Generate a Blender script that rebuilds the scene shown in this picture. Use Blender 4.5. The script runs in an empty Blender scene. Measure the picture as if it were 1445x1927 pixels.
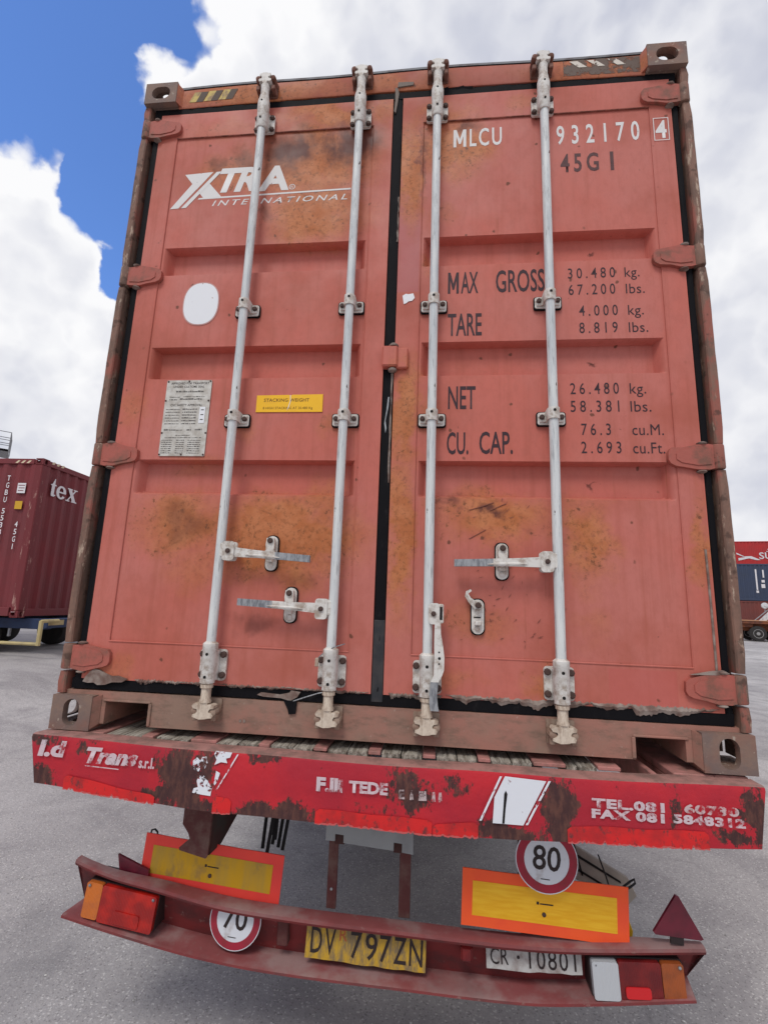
import bpy, bmesh, math, random
from mathutils import Vector, Matrix
random.seed(7)
S = bpy.context.scene
COL = S.collection
ZB = 1.15                      # height of the loaded box's underside above the yard

# ------------------------------------------------------------------ camera
cd = bpy.data.cameras.new('camera'); cam = bpy.data.objects.new('camera', cd); COL.objects.link(cam)
yaw, pit, rol = 0.10674645, 0.18642992, 0.03608569
cy_, sy_, cp_, sp_, cr_, sr_ = math.cos(yaw), math.sin(yaw), math.cos(pit), math.sin(pit), math.cos(rol), math.sin(rol)
fw = Vector((-sy_*cp_, cy_*cp_, sp_)); r0 = Vector((cy_, sy_, 0)); u0 = r0.cross(fw)
rv = cr_*r0 + sr_*u0; uv_ = -sr_*r0 + cr_*u0
M = Matrix((rv, uv_, -fw)).transposed().to_4x4(); M.translation = Vector((1.40456, -1.8016, 0.49313 + ZB))
cam.matrix_world = M
cd.sensor_fit = 'HORIZONTAL'; cd.sensor_width = 36; cd.lens = 36*917.515/1445
cd.clip_start = 0.05; cd.clip_end = 2000
S.camera = cam

# ------------------------------------------------------------------ sky, sun, exposure
S.view_settings.view_transform = 'Standard'; S.view_settings.look = 'None'
S.view_settings.gamma = 1; S.view_settings.use_curve_mapping = False
S.view_settings.exposure = 0.0
SUN_EL, SUN_AZ = math.radians(54), math.radians(196)     # azimuth clockwise from +Y: behind the camera
W = bpy.data.worlds.new('World'); S.world = W; W.use_nodes = True
ld = bpy.data.lights.new('sun', 'SUN'); ld.energy = 1.5; ld.angle = math.radians(20); ld.color = (1, .97, .92)
sun = bpy.data.objects.new('sun', ld); COL.objects.link(sun)
sdir = Vector((math.sin(SUN_AZ)*math.cos(SUN_EL), math.cos(SUN_AZ)*math.cos(SUN_EL), math.sin(SUN_EL)))
sun.rotation_euler = sdir.to_track_quat('Z', 'Y').to_euler(); sun.location = (0, -6, 12)


class N:
    """small node-graph writer"""
    def __init__(s, tree): s.t = tree; s.t.nodes.clear()
    def nd(s, ty, ins=None, **kw):
        n = s.t.nodes.new(ty)
        for k, v in kw.items(): setattr(n, k, v)
        for k, v in (ins or {}).items(): s.put(n.inputs[k], v)
        return n
    def put(s, sock, v):
        if isinstance(v, bpy.types.NodeSocket): s.t.links.new(v, sock)
        else:
            if sock.type == 'RGBA' and len(v) == 3: v = (*v, 1)
            sock.default_value = v
    def obj(s): return s.nd('ShaderNodeTexCoord').outputs['Object']
    def gen(s): return s.nd('ShaderNodeTexCoord').outputs['Generated']
    def noise(s, vec, scale, detail=4, rough=.55, dist=0, col=False):
        n = s.nd('ShaderNodeTexNoise', {'Vector': vec, 'Scale': scale, 'Detail': detail, 'Roughness': rough, 'Distortion': dist})
        return n.outputs['Color' if col else 'Fac']
    def vor(s, vec, scale, feature='F1', out='Distance', rand=1.0):
        return s.nd('ShaderNodeTexVoronoi', {'Vector': vec, 'Scale': scale, 'Randomness': rand}, feature=feature).outputs[out]
    def mp(s, vec, scale=(1, 1, 1), loc=(0, 0, 0), rot=(0, 0, 0)):
        return s.nd('ShaderNodeMapping', {'Vector': vec, 'Scale': scale, 'Location': loc, 'Rotation': rot}).outputs[0]
    def m(s, op, a, b=0.0, clamp=False):
        return s.nd('ShaderNodeMath', {0: a, 1: b}, operation=op, use_clamp=clamp).outputs[0]
    def vm(s, op, a, b=(0, 0, 0)):
        n = s.nd('ShaderNodeVectorMath', {0: a, 1: b}, operation=op)
        return n.outputs['Value'] if op in ('LENGTH', 'DOT_PRODUCT') else n.outputs['Vector']
    def mr(s, v, a, b, c=0.0, d=1.0, smooth=True):
        return s.nd('ShaderNodeMapRange', {0: v, 1: a, 2: b, 3: c, 4: d}, interpolation_type='SMOOTHSTEP' if smooth else 'LINEAR').outputs[0]
    def mix(s, f, a, b, mode='MIX'):
        n = s.nd('ShaderNodeMix', data_type='RGBA', blend_type=mode)
        s.put(n.inputs[0], f); s.put(n.inputs[6], a); s.put(n.inputs[7], b); return n.outputs[2]
    def maxi(s, L):
        r = L[0]
        for k in L[1:]: r = s.m('MAXIMUM', r, k)
        return r
    def ell(s, vec, c, r, w=1.0, soft=.9):
        """soft round stain in the x-z plane"""
        d = s.vm('LENGTH', s.vm('MULTIPLY', s.vm('SUBTRACT', vec, (c[0], 0, c[1])), (1/r[0], 0, 1/r[1])))
        return s.mr(d, 1.0, 1-soft, 0.0, w)
    def rect(s, vec, x0, x1, z0, z1, e=.004):
        q = s.nd('ShaderNodeSeparateXYZ', {0: vec}); x, z = q.outputs[0], q.outputs[2]
        a = s.m('MULTIPLY', s.mr(x, x0-e, x0+e), s.mr(x, x1+e, x1-e))
        b = s.m('MULTIPLY', s.mr(z, z0-e, z0+e), s.mr(z, z1+e, z1-e))
        return s.m('MULTIPLY', a, b)


def mat(name, color=(.5, .5, .5), rough=.6, metal=0.0, build=None, spec=.3):
    """build(n, vec) -> dict(color=, rough=, bump=(height, strength, distance), alpha=)"""
    m = bpy.data.materials.new(name); m.use_nodes = True
    n = N(m.node_tree); r = build(n, n.obj()) if build else {}
    b = n.nd('ShaderNodeBsdfPrincipled', {'Base Color': r.get('color', color), 'Roughness': r.get('rough', rough),
                                          'Metallic': r.get('metal', metal), 'Specular IOR Level': r.get('spec', spec)})
    if 'bump' in r:
        h, st, di = r['bump']
        n.put(b.inputs['Normal'], n.nd('ShaderNodeBump', {'Height': h, 'Strength': st, 'Distance': di}).outputs[0])
    out = n.nd('ShaderNodeOutputMaterial')
    sh = b.outputs[0]
    if 'alpha' in r:
        tr = n.nd('ShaderNodeBsdfTransparent')
        sh = n.nd('ShaderNodeMixShader', {0: r['alpha'], 1: tr.outputs[0], 2: b.outputs[0]}).outputs[0]
    n.put(out.inputs[0], sh)
    return m


# sky: physical blue with broken bright cumulus, one large opening up to the left
wn = N(W.node_tree)
D = wn.gen()
sky = wn.nd('ShaderNodeTexSky', sky_type='NISHITA', sun_disc=False, sun_elevation=SUN_EL, sun_rotation=SUN_AZ, air_density=1.0, dust_density=.4, ozone_density=2.0)
blue = wn.vm('MULTIPLY', sky.outputs[0], (.130, .168, .238))
warp = wn.vm('SCALE', wn.vm('SUBTRACT', wn.noise(D, 7, 4, .55, 0, True), (.5, .5, .5)))
warp.node.inputs['Scale'].default_value = .10
warp2 = wn.vm('SCALE', wn.vm('SUBTRACT', wn.noise(D, 40, 4, .6, 0, True), (.5, .5, .5)))
warp2.node.inputs['Scale'].default_value = .018
DW = wn.vm('ADD', wn.vm('ADD', D, warp), warp2)
uu = wn.vm('DOT_PRODUCT', DW, (.70711, .70711, 0)); vv = wn.vm('DOT_PRODUCT', DW, (.47315, -.47315, .74314))
ww = wn.vm('DOT_PRODUCT', D, (-.52548, .52548, .66913))
P2 = wn.nd('ShaderNodeCombineXYZ', {0: uu, 1: 0.0, 2: vv}).outputs[0]
hole = wn.maxi([wn.ell(P2, (-.08, .08), (.25, .25), 1, .8), wn.ell(P2, (-.34, .16), (.34, .28), 1, .6), wn.ell(P2, (.02, .20), (.19, .17), 1, .8),
                wn.ell(P2, (.075, -.05), (.115, .19), 1, .8), wn.ell(P2, (.092, -.165), (.07, .095), .9, .8)])
near = wn.m('MULTIPLY', wn.ell(P2, (0, -.02), (.75, .62), 1, 1.0), wn.mr(ww, .3, .6))
hole = wn.m('MULTIPLY', hole, wn.mr(ww, .3, .6))
# round heads of cumulus: cells that push the edge outwards
l1 = wn.nd('ShaderNodeTexVoronoi', {'Vector': DW, 'Scale': 13.0, 'Smoothness': .35}, feature='SMOOTH_F1').outputs['Distance']
l2 = wn.nd('ShaderNodeTexVoronoi', {'Vector': DW, 'Scale': 34.0, 'Smoothness': .3}, feature='SMOOTH_F1').outputs['Distance']
lump = wn.m('ADD', wn.m('MULTIPLY', l1, .75), wn.m('MULTIPLY', l2, .32))
big = wn.mr(wn.noise(wn.vm('ADD', DW, (3.1, 0, .4)), 1.9, 3, .5), .62, .72)          # other openings elsewhere
front = wn.m('SUBTRACT', 1.0, wn.mr(wn.vm('DOT_PRODUCT', D, (-.105, .98, .17)), .55, .75))
hole = wn.m('MAXIMUM', hole, wn.m('MULTIPLY', big, front))
hl = wn.m('ADD', hole, wn.m('MULTIPLY', wn.m('SUBTRACT', lump, .52), .75))
cov = wn.mr(hl, .60, .44)                                                        # 1 = cloud
edge = wn.m('MULTIPLY', wn.mr(hl, -.25, .45), .55)
puff = wn.noise(wn.mp(DW, (1, 1, 1.5)), 3.4, 4, .5)
soft = wn.noise(wn.mp(D, (1, 1, 1.8)), 1.7, 4, .5)
val = wn.m('ADD', wn.m('MULTIPLY', puff, .55), wn.m('MULTIPLY', soft, .55))
cval = wn.mr(val, .44, .76, 0.0, .66)
cval = wn.m('ADD', wn.m('MULTIPLY', cval, .9), wn.m('ADD', edge, wn.m('MULTIPLY', near, .42)), True)
ccol = wn.mix(cval, (.53, .555, .665), (.97, .97, .985))
skyc = wn.mix(cov, blue, ccol)
bg = wn.nd('ShaderNodeBackground', {'Color': skyc, 'Strength': 1.0})
wn.put(wn.nd('ShaderNodeOutputWorld').inputs[0], bg.outputs[0])

# ------------------------------------------------------------------ mesh helpers
class MB:
    def __init__(s): s.b = bmesh.new(); s.mi = 0
    def _f(s, vs):
        try:
            f = s.b.faces.new(vs); f.material_index = s.mi; return f
        except ValueError: return None
    def box(s, x0, x1, y0, y1, z0, z1, bev=0.0, seg=1):
        t = bmesh.new()
        v = [t.verts.new((x, y, z)) for x in (x0, x1) for y in (y0, y1) for z in (z0, z1)]
        for q in ((0, 1, 3, 2), (4, 6, 7, 5), (0, 4, 5, 1), (2, 3, 7, 6), (0, 2, 6, 4), (1, 5, 7, 3)): t.faces.new([v[i] for i in q])
        if bev: bmesh.ops.bevel(t, geom=t.edges[:], offset=bev, segments=seg, profile=.5, affect='EDGES')
        return s.join(t)
    def join(s, t, mtx=None):
        bmesh.ops.recalc_face_normals(t, faces=t.faces[:])
        mp = {}
        for v in t.verts: mp[v] = s.b.verts.new(mtx @ v.co if mtx else v.co)
        for f in t.faces: s._f([mp[v] for v in f.verts])
        t.free(); return s
    def prism(s, pts, y0, y1, bev=0.0, seg=1):
        """outline in x-z pushed from y0 (front) to y1"""
        t = bmesh.new()
        a = [t.verts.new((x, y0, z)) for x, z in pts]; c = [t.verts.new((x, y1, z)) for x, z in pts]
        n = len(pts)
        t.faces.new(a); t.faces.new(c[::-1])
        for i in range(n): t.faces.new((a[i], c[i], c[(i+1) % n], a[(i+1) % n]))
        bmesh.ops.recalc_face_normals(t, faces=t.faces[:])
        if bev: bmesh.ops.bevel(t, geom=[e for e in t.edges if abs(e.verts[0].co.y-e.verts[1].co.y) < 1e-6 and e.verts[0].co.y == min(y0, y1)], offset=bev, segments=seg, profile=.5, affect='EDGES')
        return s.join(t)
    def lathe(s, prof, c=(0, 0, 0), axis='z', n=16):
        """prof: (radius, along)"""
        t = bmesh.new(); rings = []
        for r, h in prof:
            ring = []
            for k in range(n):
                a = 2*math.pi*k/n; p, q = r*math.cos(a), r*math.sin(a)
                co = {'z': (p, q, h), 'y': (p, h, q), 'x': (h, p, q)}[axis]
                ring.append(t.verts.new(Vector(co)+Vector(c)))
            rings.append(ring)
        for A, B in zip(rings, rings[1:]):
            for k in range(n): t.faces.new((A[k], A[(k+1) % n], B[(k+1) % n], B[k]))
        t.faces.new(rings[0]); t.faces.new(rings[-1][::-1])
        return s.join(t)
    def tube(s, pts, r, n=6):
        t = bmesh.new(); rings = []; pts = [Vector(p) for p in pts]
        for i, p in enumerate(pts):
            d = (pts[min(i+1, len(pts)-1)]-pts[max(i-1, 0)]).normalized()
            a = d.orthogonal().normalized() if i == 0 else (a - d*a.dot(d)).normalized()
            b = d.cross(a)
            rr = r[i] if isinstance(r, (list, tuple)) else r
            rings.append([t.verts.new(p+a*rr*math.cos(2*math.pi*k/n)+b*rr*math.sin(2*math.pi*k/n)) for k in range(n)])
        for A, B in zip(rings, rings[1:]):
            for k in range(n): t.faces.new((A[k], A[(k+1) % n], B[(k+1) % n], B[k]))
        t.faces.new(rings[0]); t.faces.new(rings[-1][::-1])
        return s.join(t)
    def grid(s, rows):
        V = [[s.b.verts.new(p) for p in r] for r in rows]
        for A, B in zip(V, V[1:]):
            for k in range(len(A)-1): s._f((A[k], A[k+1], B[k+1], B[k]))
        return s
    def poly(s, pts):
        s._f([s.b.verts.new(p) for p in pts]); return s
    def mesh(s, name, mats, angle=35):
        me = bpy.data.meshes.new(name); s.b.to_mesh(me); s.b.free()
        for m in (mats if isinstance(mats, (list, tuple)) else [mats]): me.materials.append(m)
        for p in me.polygons: p.use_smooth = True
        me.set_sharp_from_angle(angle=math.radians(angle))
        return me
    def build(s, name, mats, parent=None, loc=None, rot=None, angle=35, **props):
        return link(name, s.mesh(name, mats, angle), parent, loc, rot, **props)


def link(name, data, parent=None, loc=None, rot=None, **props):
    o = bpy.data.objects.new(name, data); COL.objects.link(o)
    if parent: o.parent = parent
    if loc: o.location = loc
    if rot: o.rotation_euler = rot
    for k, v in props.items(): o[k] = v
    return o


def thing(name, loc, label, cat, rz=0, group=None):
    o = link(name, None, None, loc, (0, 0, rz)); o['label'] = label; o['category'] = cat
    if group: o['group'] = group
    return o


def wobble(a, b, n, amp, seed=0):
    rr = random.Random(seed); return [(a+(b-a)*i/n, amp*(rr.random()-.5)*2) for i in range(n+1)]


def oval(cx, cz, rx, rz, n=24): return [(cx+rx*math.cos(2*math.pi*k/n), cz+rz*math.sin(2*math.pi*k/n)) for k in range(n)]


def rrect(x0, x1, z0, z1, r, n=4):
    P = []
    for (cx, cz, a0) in ((x1-r, z1-r, 0), (x0+r, z1-r, 90), (x0+r, z0+r, 180), (x1-r, z0+r, 270)):
        for k in range(n+1):
            a = math.radians(a0+90*k/n); P.append((cx+r*math.cos(a), cz+r*math.sin(a)))
    return P


_H = {}
def text_mesh(txt, bold=0.0, shear=0.0, space=1.0):
    c = bpy.data.curves.new('lettering', 'FONT'); c.body = txt; c.offset = bold; c.shear = shear; c.space_character = space
    c.resolution_u = 3
    o = bpy.data.objects.new('lettering', c); COL.objects.link(o)
    dg = bpy.context.evaluated_depsgraph_get(); dg.update()
    me = bpy.data.meshes.new_from_object(o.evaluated_get(dg))
    bpy.data.objects.remove(o); bpy.data.curves.remove(c)
    return me


def cap_h(bold):
    if bold not in _H:
        me = text_mesh('H', bold); zs = [v.co.y for v in me.vertices]; _H[bold] = (min(zs), max(zs)); bpy.data.meshes.remove(me)
    return _H[bold]


def lettering(txt, x0, x1, z0, cap, y, m, parent, bold=0.0, shear=0.0, space=1.0, loc=None, rot=None, x_only=None, name='lettering'):
    """flat print facing -y: ink from x0 to x1, baseline z0, capital height cap"""
    me = text_mesh(txt, bold, shear, space)
    b0, b1 = cap_h(bold)
    sz = cap/(b1-b0); xs = [v.co.x for v in me.vertices]; a, b = min(xs), max(xs)
    sx = (x1-x0)/(b-a)
    for v in me.vertices:
        v.co = Vector((x0+(v.co.x-a)*sx, y, z0+(v.co.y-b0)*sz))
    me.materials.clear(); me.materials.append(m)
    return link(name, me, parent, loc, rot)


# ------------------------------------------------------------------ materials
def bx_paint(n, v, base, fade, rust, smudge=(), patches=(), amt=1.0):
    big = n.noise(n.mp(v, (1, 1, .7)), 1.6, 5, .6)
    col = n.mix(n.mr(big, .38, .64), base, fade)
    brick = n.mr(n.noise(n.vm('ADD', v, (7.3, 0, 2.1)), 1.15, 6, .62), .46, .66)
    col = n.mix(n.m('MULTIPLY', brick, .9), col, (base[0]*.76, base[1]*.74, base[2]*.66))
    grain = n.noise(n.mp(v, (1, 1, .5)), 38, 6, .72)
    col = n.mix(n.m('MULTIPLY', n.mr(grain, .42, .66), .22), col, (base[0]*.66, base[1]*.66, base[2]*.62))
    streak = n.noise(n.mp(v, (26, 26, .8)), 1.0, 4, .6)
    col = n.mix(n.m('MULTIPLY', n.mr(streak, .48, .72), .34), col, (base[0]*.70, base[1]*.66, base[2]*.55))
    for (x0, x1, z0, z1, c, w) in patches:
        col = n.mix(n.m('MULTIPLY', n.rect(v, x0, x1, z0, z1), w), col, c)
    if rust:
        wv = n.vm('ADD', v, n.vm('SUBTRACT', n.vm('MULTIPLY', n.noise(v, 6, 5, .65, 0, True), (.26, 0, .26)), (.13, 0, .13)))
        mk = n.maxi([n.ell(wv, c, r, w) for (c, r, w) in rust])
        nz = n.noise(v, 7, 7, .68)
        orange = n.m('MULTIPLY', mk, n.mr(nz, .25, .5, .55, 1.0))
        och = n.mix(n.mr(n.noise(v, 11, 6, .7), .36, .62), (.53, .190, .078), (.45, .140, .048))
        och = n.mix(n.m('MULTIPLY', n.mr(n.noise(v, 60, 6, .75), .48, .66), .75), och, (.25, .085, .030))
        col = n.mix(n.m('MULTIPLY', orange, .92*amt), col, och)
        sp = n.mr(n.noise(v, 48, 6, .72), .55, .64)
        cl = n.mr(n.noise(v, 8, 4, .65), .44, .58)
        col = n.mix(n.m('MULTIPLY', n.m('MULTIPLY', n.m('MULTIPLY', sp, cl), n.mr(mk, .05, .5)), .85), col, (.16, .062, .026))
        if smudge:
            sm = n.maxi([n.ell(wv, c, r, w) for (c, r, w) in smudge])
            col = n.mix(n.m('MULTIPLY', n.m('MULTIPLY', sm, n.mr(n.noise(n.mp(v, (1.6, 1, .8)), 7, 4, .55), .22, .5)), .95), col, (.115, .032, .022))
    # chips with short rust runs, and long thin run-down stains
    chv = n.nd('ShaderNodeTexVoronoi', {'Vector': n.vm('ADD', v, n.vm('MULTIPLY', n.noise(v, 40, 3, .6, 0, True), (.02, 0, .02))), 'Scale': 17.0})
    chm = n.m('MULTIPLY', n.mr(chv.outputs['Distance'], .16, .08), n.mr(n.nd('ShaderNodeSeparateColor', {0: chv.outputs['Color']}).outputs[0], .80, .86))
    col = n.mix(n.m('MULTIPLY', chm, .85), col, (.13, .048, .026))
    run = n.m('MULTIPLY', n.mr(n.noise(n.mp(v, (34, 34, 1.1)), 1.3, 5, .65), .60, .70), n.mr(n.noise(n.vm('ADD', v, (1.7, 0, 4.4)), 2.1, 4, .6), .46, .62))
    col = n.mix(n.m('MULTIPLY', run, .42), col, (.30, .085, .040))
    pit = n.m('MULTIPLY', n.mr(n.noise(v, 75, 3, .6), .70, .76), n.mr(n.noise(v, 3.1, 2), .5, .62))
    col = n.mix(n.m('MULTIPLY', pit, .75), col, (.10, .045, .03))
    h = n.m('ADD', n.m('MULTIPLY', n.noise(v, 2.2, 3), 1.0), n.m('MULTIPLY', n.noise(v, 55, 3), .05))
    return dict(color=col, rough=n.mr(n.noise(v, 5, 4), .3, .7, .48, .72), bump=(h, .5, .014))


BASE, FADE = (.545, .143, .106), (.53, .170, .137)
RUST_L = [((.84, 2.43), (.40, .30), 1.5), ((.50, 2.38), (.28, .18), 1.0), ((.86, 2.16), (.36, .20), 1.3), ((.42, 2.62), (.3, .09), .35),
          ((.90, 2.68), (.34, .10), 1.3), ((.42, .78), (.30, .19), 1.2), ((.82, .72), (.44, .24), 1.6), ((.55, .60), (.3, .12), .6), ((.97, .86), (.14, .14), 1),
          ((.13, 1.25), (.1, .12), .5), ((.62, 1.18), (.10, .08), .5), ((1.0, 1.18), (.12, .08), .6), ((.42, 1.02), (.2, .05), .4), ((1.15, 2.68), (.05, .12), .8), ((.2, .2), (.12, .1), .6)]
SMUD_L = [((.72, 2.49), (.19, .17), 1.2), ((1.0, 2.52), (.20, .17), 1.2), ((.50, 2.45), (.10, .08), .7), ((.40, 2.43), (.05, .07), .6), ((.62, 2.18), (.06, .09), .6), ((.75, .40), (.14, .06), .5), ((.42, .78), (.16, .10), .55)]
RUST_R = [((1.46, 2.46), (.24, .24), 1.4), ((1.275, 2.35), (.09, .38), 1.5), ((1.40, 2.65), (.2, .08), .8), ((1.75, 2.66), (.12, .06), .5), ((1.275, 1.24), (.08, .32), 1.4), ((1.27, .75), (.09, .45), 1.4),
          ((1.62, .82), (.30, .15), 1.2), ((1.95, .74), (.14, .24), 1.2), ((1.56, .45), (.2, .1), .55), ((1.80, .25), (.10, .10), .9), ((1.48, .24), (.14, .06), .5), ((2.33, .75), (.05, .22), .9),
          ((1.37, 1.22), (.07, .12), .7), ((1.37, 1.9), (.05, .1), .6), ((1.42, 2.13), (.1, .1), .35), ((1.95, .45), (.08, .1), .4)]
SMUD_R = [((1.52, 2.57), (.09, .06), .8), ((1.62, .84), (.05, .035), 1), ((1.47, .86), (.05, .03), .7), ((2.02, 1.94), (.025, .014), 1.1), ((2.0, 1.455), (.03, .014), 1.1), ((2.0, .965), (.03, .012), .9), ((1.33, 2.4), (.02, .3), .6)]
M_DL = mat('weathered red door paint', build=lambda n, v: bx_paint(n, v, BASE, FADE, RUST_L, SMUD_L))
M_DR = mat('weathered red door paint with repairs', build=lambda n, v: bx_paint(n, v, BASE, FADE, RUST_R, SMUD_R,
           [(2.0, 2.22, .19, .305, (.50, .105, .09), .5), (1.232, 1.322, 1.76, 2.24, (.44, .135, .13), .8), (1.90, 2.24, .9, 1.0, (.5, .12, .09), .3)]))
M_RED = mat('red box paint', build=lambda n, v: bx_paint(n, v, (.46, .12, .085), (.44, .155, .115), [((.5, 2.82), (.7, .14), 1.1), ((2.1, 2.82), (.5, .12), .9), ((1.2, 2.8), (.4, .1), .8)]))
M_HINGE = mat('worn hinge paint', build=lambda n, v: dict(
    color=n.mix(n.mr(n.noise(v, 14, 5, .65), .42, .68), (.40, .112, .085), (.21, .095, .068)), rough=.65, bump=(n.noise(v, 60, 3), .3, .003)))


def sill_c(n, v):
    a = n.noise(v, 3.2, 6, .65); b = n.noise(n.mp(v, (1, 1, 2.5)), 11, 6, .7)
    col = n.mix(n.mr(a, .35, .65), (.36, .165, .125), (.28, .18, .135))
    col = n.mix(n.m('MULTIPLY', n.mr(b, .45, .68), .7), col, (.17, .115, .085))
    col = n.mix(n.m('MULTIPLY', n.mr(n.noise(v, 60, 3, .6), .64, .72), .5), col, (.45, .36, .3))
    return dict(color=col, rough=.75, bump=(n.noise(v, 30, 4), .3, .004))
M_SILL = mat('dirty sill paint', build=sill_c)


def post_c(n, v):
    a = n.noise(n.mp(v, (3, 3, 1.5)), 5, 8, .75); b = n.noise(n.mp(v, (10, 10, 2.2)), 4.0, 7, .75)
    col = n.mix(n.mr(a, .38, .62), (.15, .092, .070), (.235, .130, .095))
    col = n.mix(n.mr(b, .57, .64), col, (.44, .33, .25))
    col = n.mix(n.mr(n.noise(n.mp(v, (2, 2, .8), (3, 1, 2)), 4, 7, .7), .50, .58), col, (.30, .105, .078))
    col = n.mix(n.m('MULTIPLY', n.mr(n.noise(v, 22, 4), .58, .66), .7), col, (.07, .04, .03))
    return dict(color=col, rough=.7, bump=(n.noise(v, 45, 4, .6), .35, .0015))
M_POST = mat('bare rusty frame steel', build=post_c)


def cast_c(n, v):
    a = n.noise(v, 9, 6, .65)
    col = n.mix(n.mr(a, .35, .65), (.24, .155, .118), (.18, .13, .115))
    col = n.mix(n.mr(n.noise(v, 5, 4), .5, .72), col, (.26, .12, .085))
    col = n.mix(n.m('MULTIPLY', n.mr(n.noise(v, 40, 4), .62, .70), .7), col, (.42, .36, .29))
    return dict(color=col, rough=.7, bump=(n.noise(v, 50, 4, .6), .45, .004))
M_CAST = mat('scuffed cast steel', build=cast_c)
M_RUB = mat('black rubber gasket', build=lambda n, v: dict(color=n.mix(n.mr(n.noise(n.mp(v, (2, 2, 1)), 12, 6, .7), .55, .78), (.005, .0045, .006), (.022, .020, .021)), rough=.75, spec=.15, bump=(n.noise(v, 20, 3), .4, .004)))
M_SEAL = mat('dried sealant', build=lambda n, v: dict(color=n.mix(n.mr(n.noise(v, 20, 5), .35, .65), (.31, .255, .22), (.15, .09, .072)), rough=.85, bump=(n.noise(v, 60, 4), .6, .004)))


def rod_c(n, v):
    a = n.noise(n.mp(v, (20, 20, 1.6)), 2.0, 6, .7); b = n.noise(n.mp(v, (60, 60, 6)), 1.5, 5, .7)
    col = n.mix(n.mr(a, .35, .68), (.71, .72, .70), (.50, .53, .545))
    col = n.mix(n.m('MULTIPLY', n.mr(b, .54, .66), .6), col, (.27, .275, .28))
    col = n.mix(n.mr(n.noise(n.mp(v, (1, 1, .35)), 55, 3), .70, .735), col, (.09, .06, .05))
    return dict(color=col, rough=.5, bump=(n.noise(v, 90, 3), .25, .001))
M_ROD = mat('chalky white rod paint', build=rod_c)
M_BEIGE = mat('dusty cream paint', build=lambda n, v: dict(color=n.mix(n.mr(n.noise(n.mp(v, (3, 3, 1)), 16, 7, .72), .36, .66), (.66, .56, .45), (.34, .25, .185)), rough=.65, bump=(n.noise(v, 70, 3), .3, .002)))
M_BRK = mat('worn white bracket paint', build=lambda n, v: dict(color=n.mix(n.mr(n.noise(v, 26, 7, .72), .42, .68), (.70, .675, .63), (.36, .29, .235)), rough=.55, bump=(n.noise(v, 80, 3), .25, .001)))
M_GALV = mat('worn grey steel', build=lambda n, v: dict(color=n.mix(n.mr(n.noise(n.mp(v, (4, 4, 1)), 24, 6, .7), .4, .65), (.36, .37, .38), (.17, .175, .19)), rough=.5, metal=.35))
M_BOLT = mat('rusty bolt', build=lambda n, v: dict(color=n.mix(n.noise(v, 90, 3), (.10, .055, .04), (.05, .035, .035)), rough=.7))
M_KEEP = mat('rusty keeper', build=lambda n, v: dict(color=n.mix(n.mr(n.noise(v, 25, 5), .4, .65), (.15, .065, .045), (.25, .13, .10)), rough=.75))
M_KEEPD = mat('dusty keeper', build=lambda n, v: dict(color=n.mix(n.mr(n.noise(v, 25, 5), .4, .65), (.24, .15, .11), (.34, .25, .19)), rough=.8))
M_DARK = mat('dark hole', (.012, .010, .010), .9)


def worn(name, col, lo=.62, hi=.70, sc=38, k=1.0, rough=.6):
    """print with flakes gone: alpha falls where the noise is high"""
    def f(n, v):
        a = n.m('SUBTRACT', 1.0, n.m('MULTIPLY', n.mr(n.noise(v, sc, 6, .7), lo, hi), k))
        return dict(color=col, rough=rough, alpha=a)
    return mat(name, build=f)
M_WHITE = worn('worn white lettering', (.72, .70, .68), .64, .70)
M_BLACK = worn('worn black lettering', (.045, .022, .028), .63, .72, 50, .75)
M_FADED = worn('faded dark lettering', (.10, .045, .045), .5, .75, 30, .7)
M_OVAL = mat('white sticker', build=lambda n, v: dict(color=n.mix(n.mr(n.noise(v, 45, 4), .68, .72), (.80, .81, .83), (.5, .4, .36)), rough=.5))
M_YEL = mat('yellow sticker', build=lambda n, v: dict(color=n.mix(n.mr(n.noise(v, 20, 5), .5, .75), (.90, .50, .02), (.84, .45, .03)), rough=.5))
M_INK = mat('black ink', (.03, .02, .02), .6)
M_INKB = mat('brown ink', (.16, .07, .01), .6)
M_PLATE = mat('etched alloy plate', build=lambda n, v: dict(color=n.mix(n.mr(n.noise(v, 30, 5), .35, .7), (.62, .60, .55), (.42, .385, .335)), rough=.55, metal=.2))
M_PINK = mat('pinkish weathered paint', build=lambda n, v: dict(color=n.mix(n.mr(n.noise(v, 18, 6, .65), .4, .66), (.46, .20, .175), (.28, .145, .12)), rough=.75, bump=(n.noise(v, 60, 3), .4, .003)))


# trailer paint
BRUST = [((.05, -.15), (.12, .07), 1), ((.03, -.02), (.16, .05), .9), ((.20, -.055), (.05, .05), .8), ((.56, -.10), (.12, .22), 1.2), ((.50, -.165), (.14, .05), 1.2), ((.66, -.06), (.10, .12), .9), ((.62, -.18), (.22, .05), 1.1), ((.90, -.19), (.30, .06), 1.25),
         ((.86, -.012), (.16, .035), 1.1), ((1.33, -.07), (.12, .10), 1), ((1.36, -.105), (.10, .07), 1), ((1.47, -.065), (.06, .07), .9), ((1.49, -.09), (.07, .05), .7), ((1.25, -.16), (.2, .04), .45),
         ((1.64, -.195), (.20, .05), 1.3), ((1.80, -.12), (.075, .20), 1.25), ((2.13, -.09), (.035, .09), .9), ((2.375, -.10), (.06, .14), 1.1), ((2.30, -.155), (.10, .04), 1.1), ((.30, -.01), (.3, .02), .6), ((2.0, -.012), (.3, .02), .6)]


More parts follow.
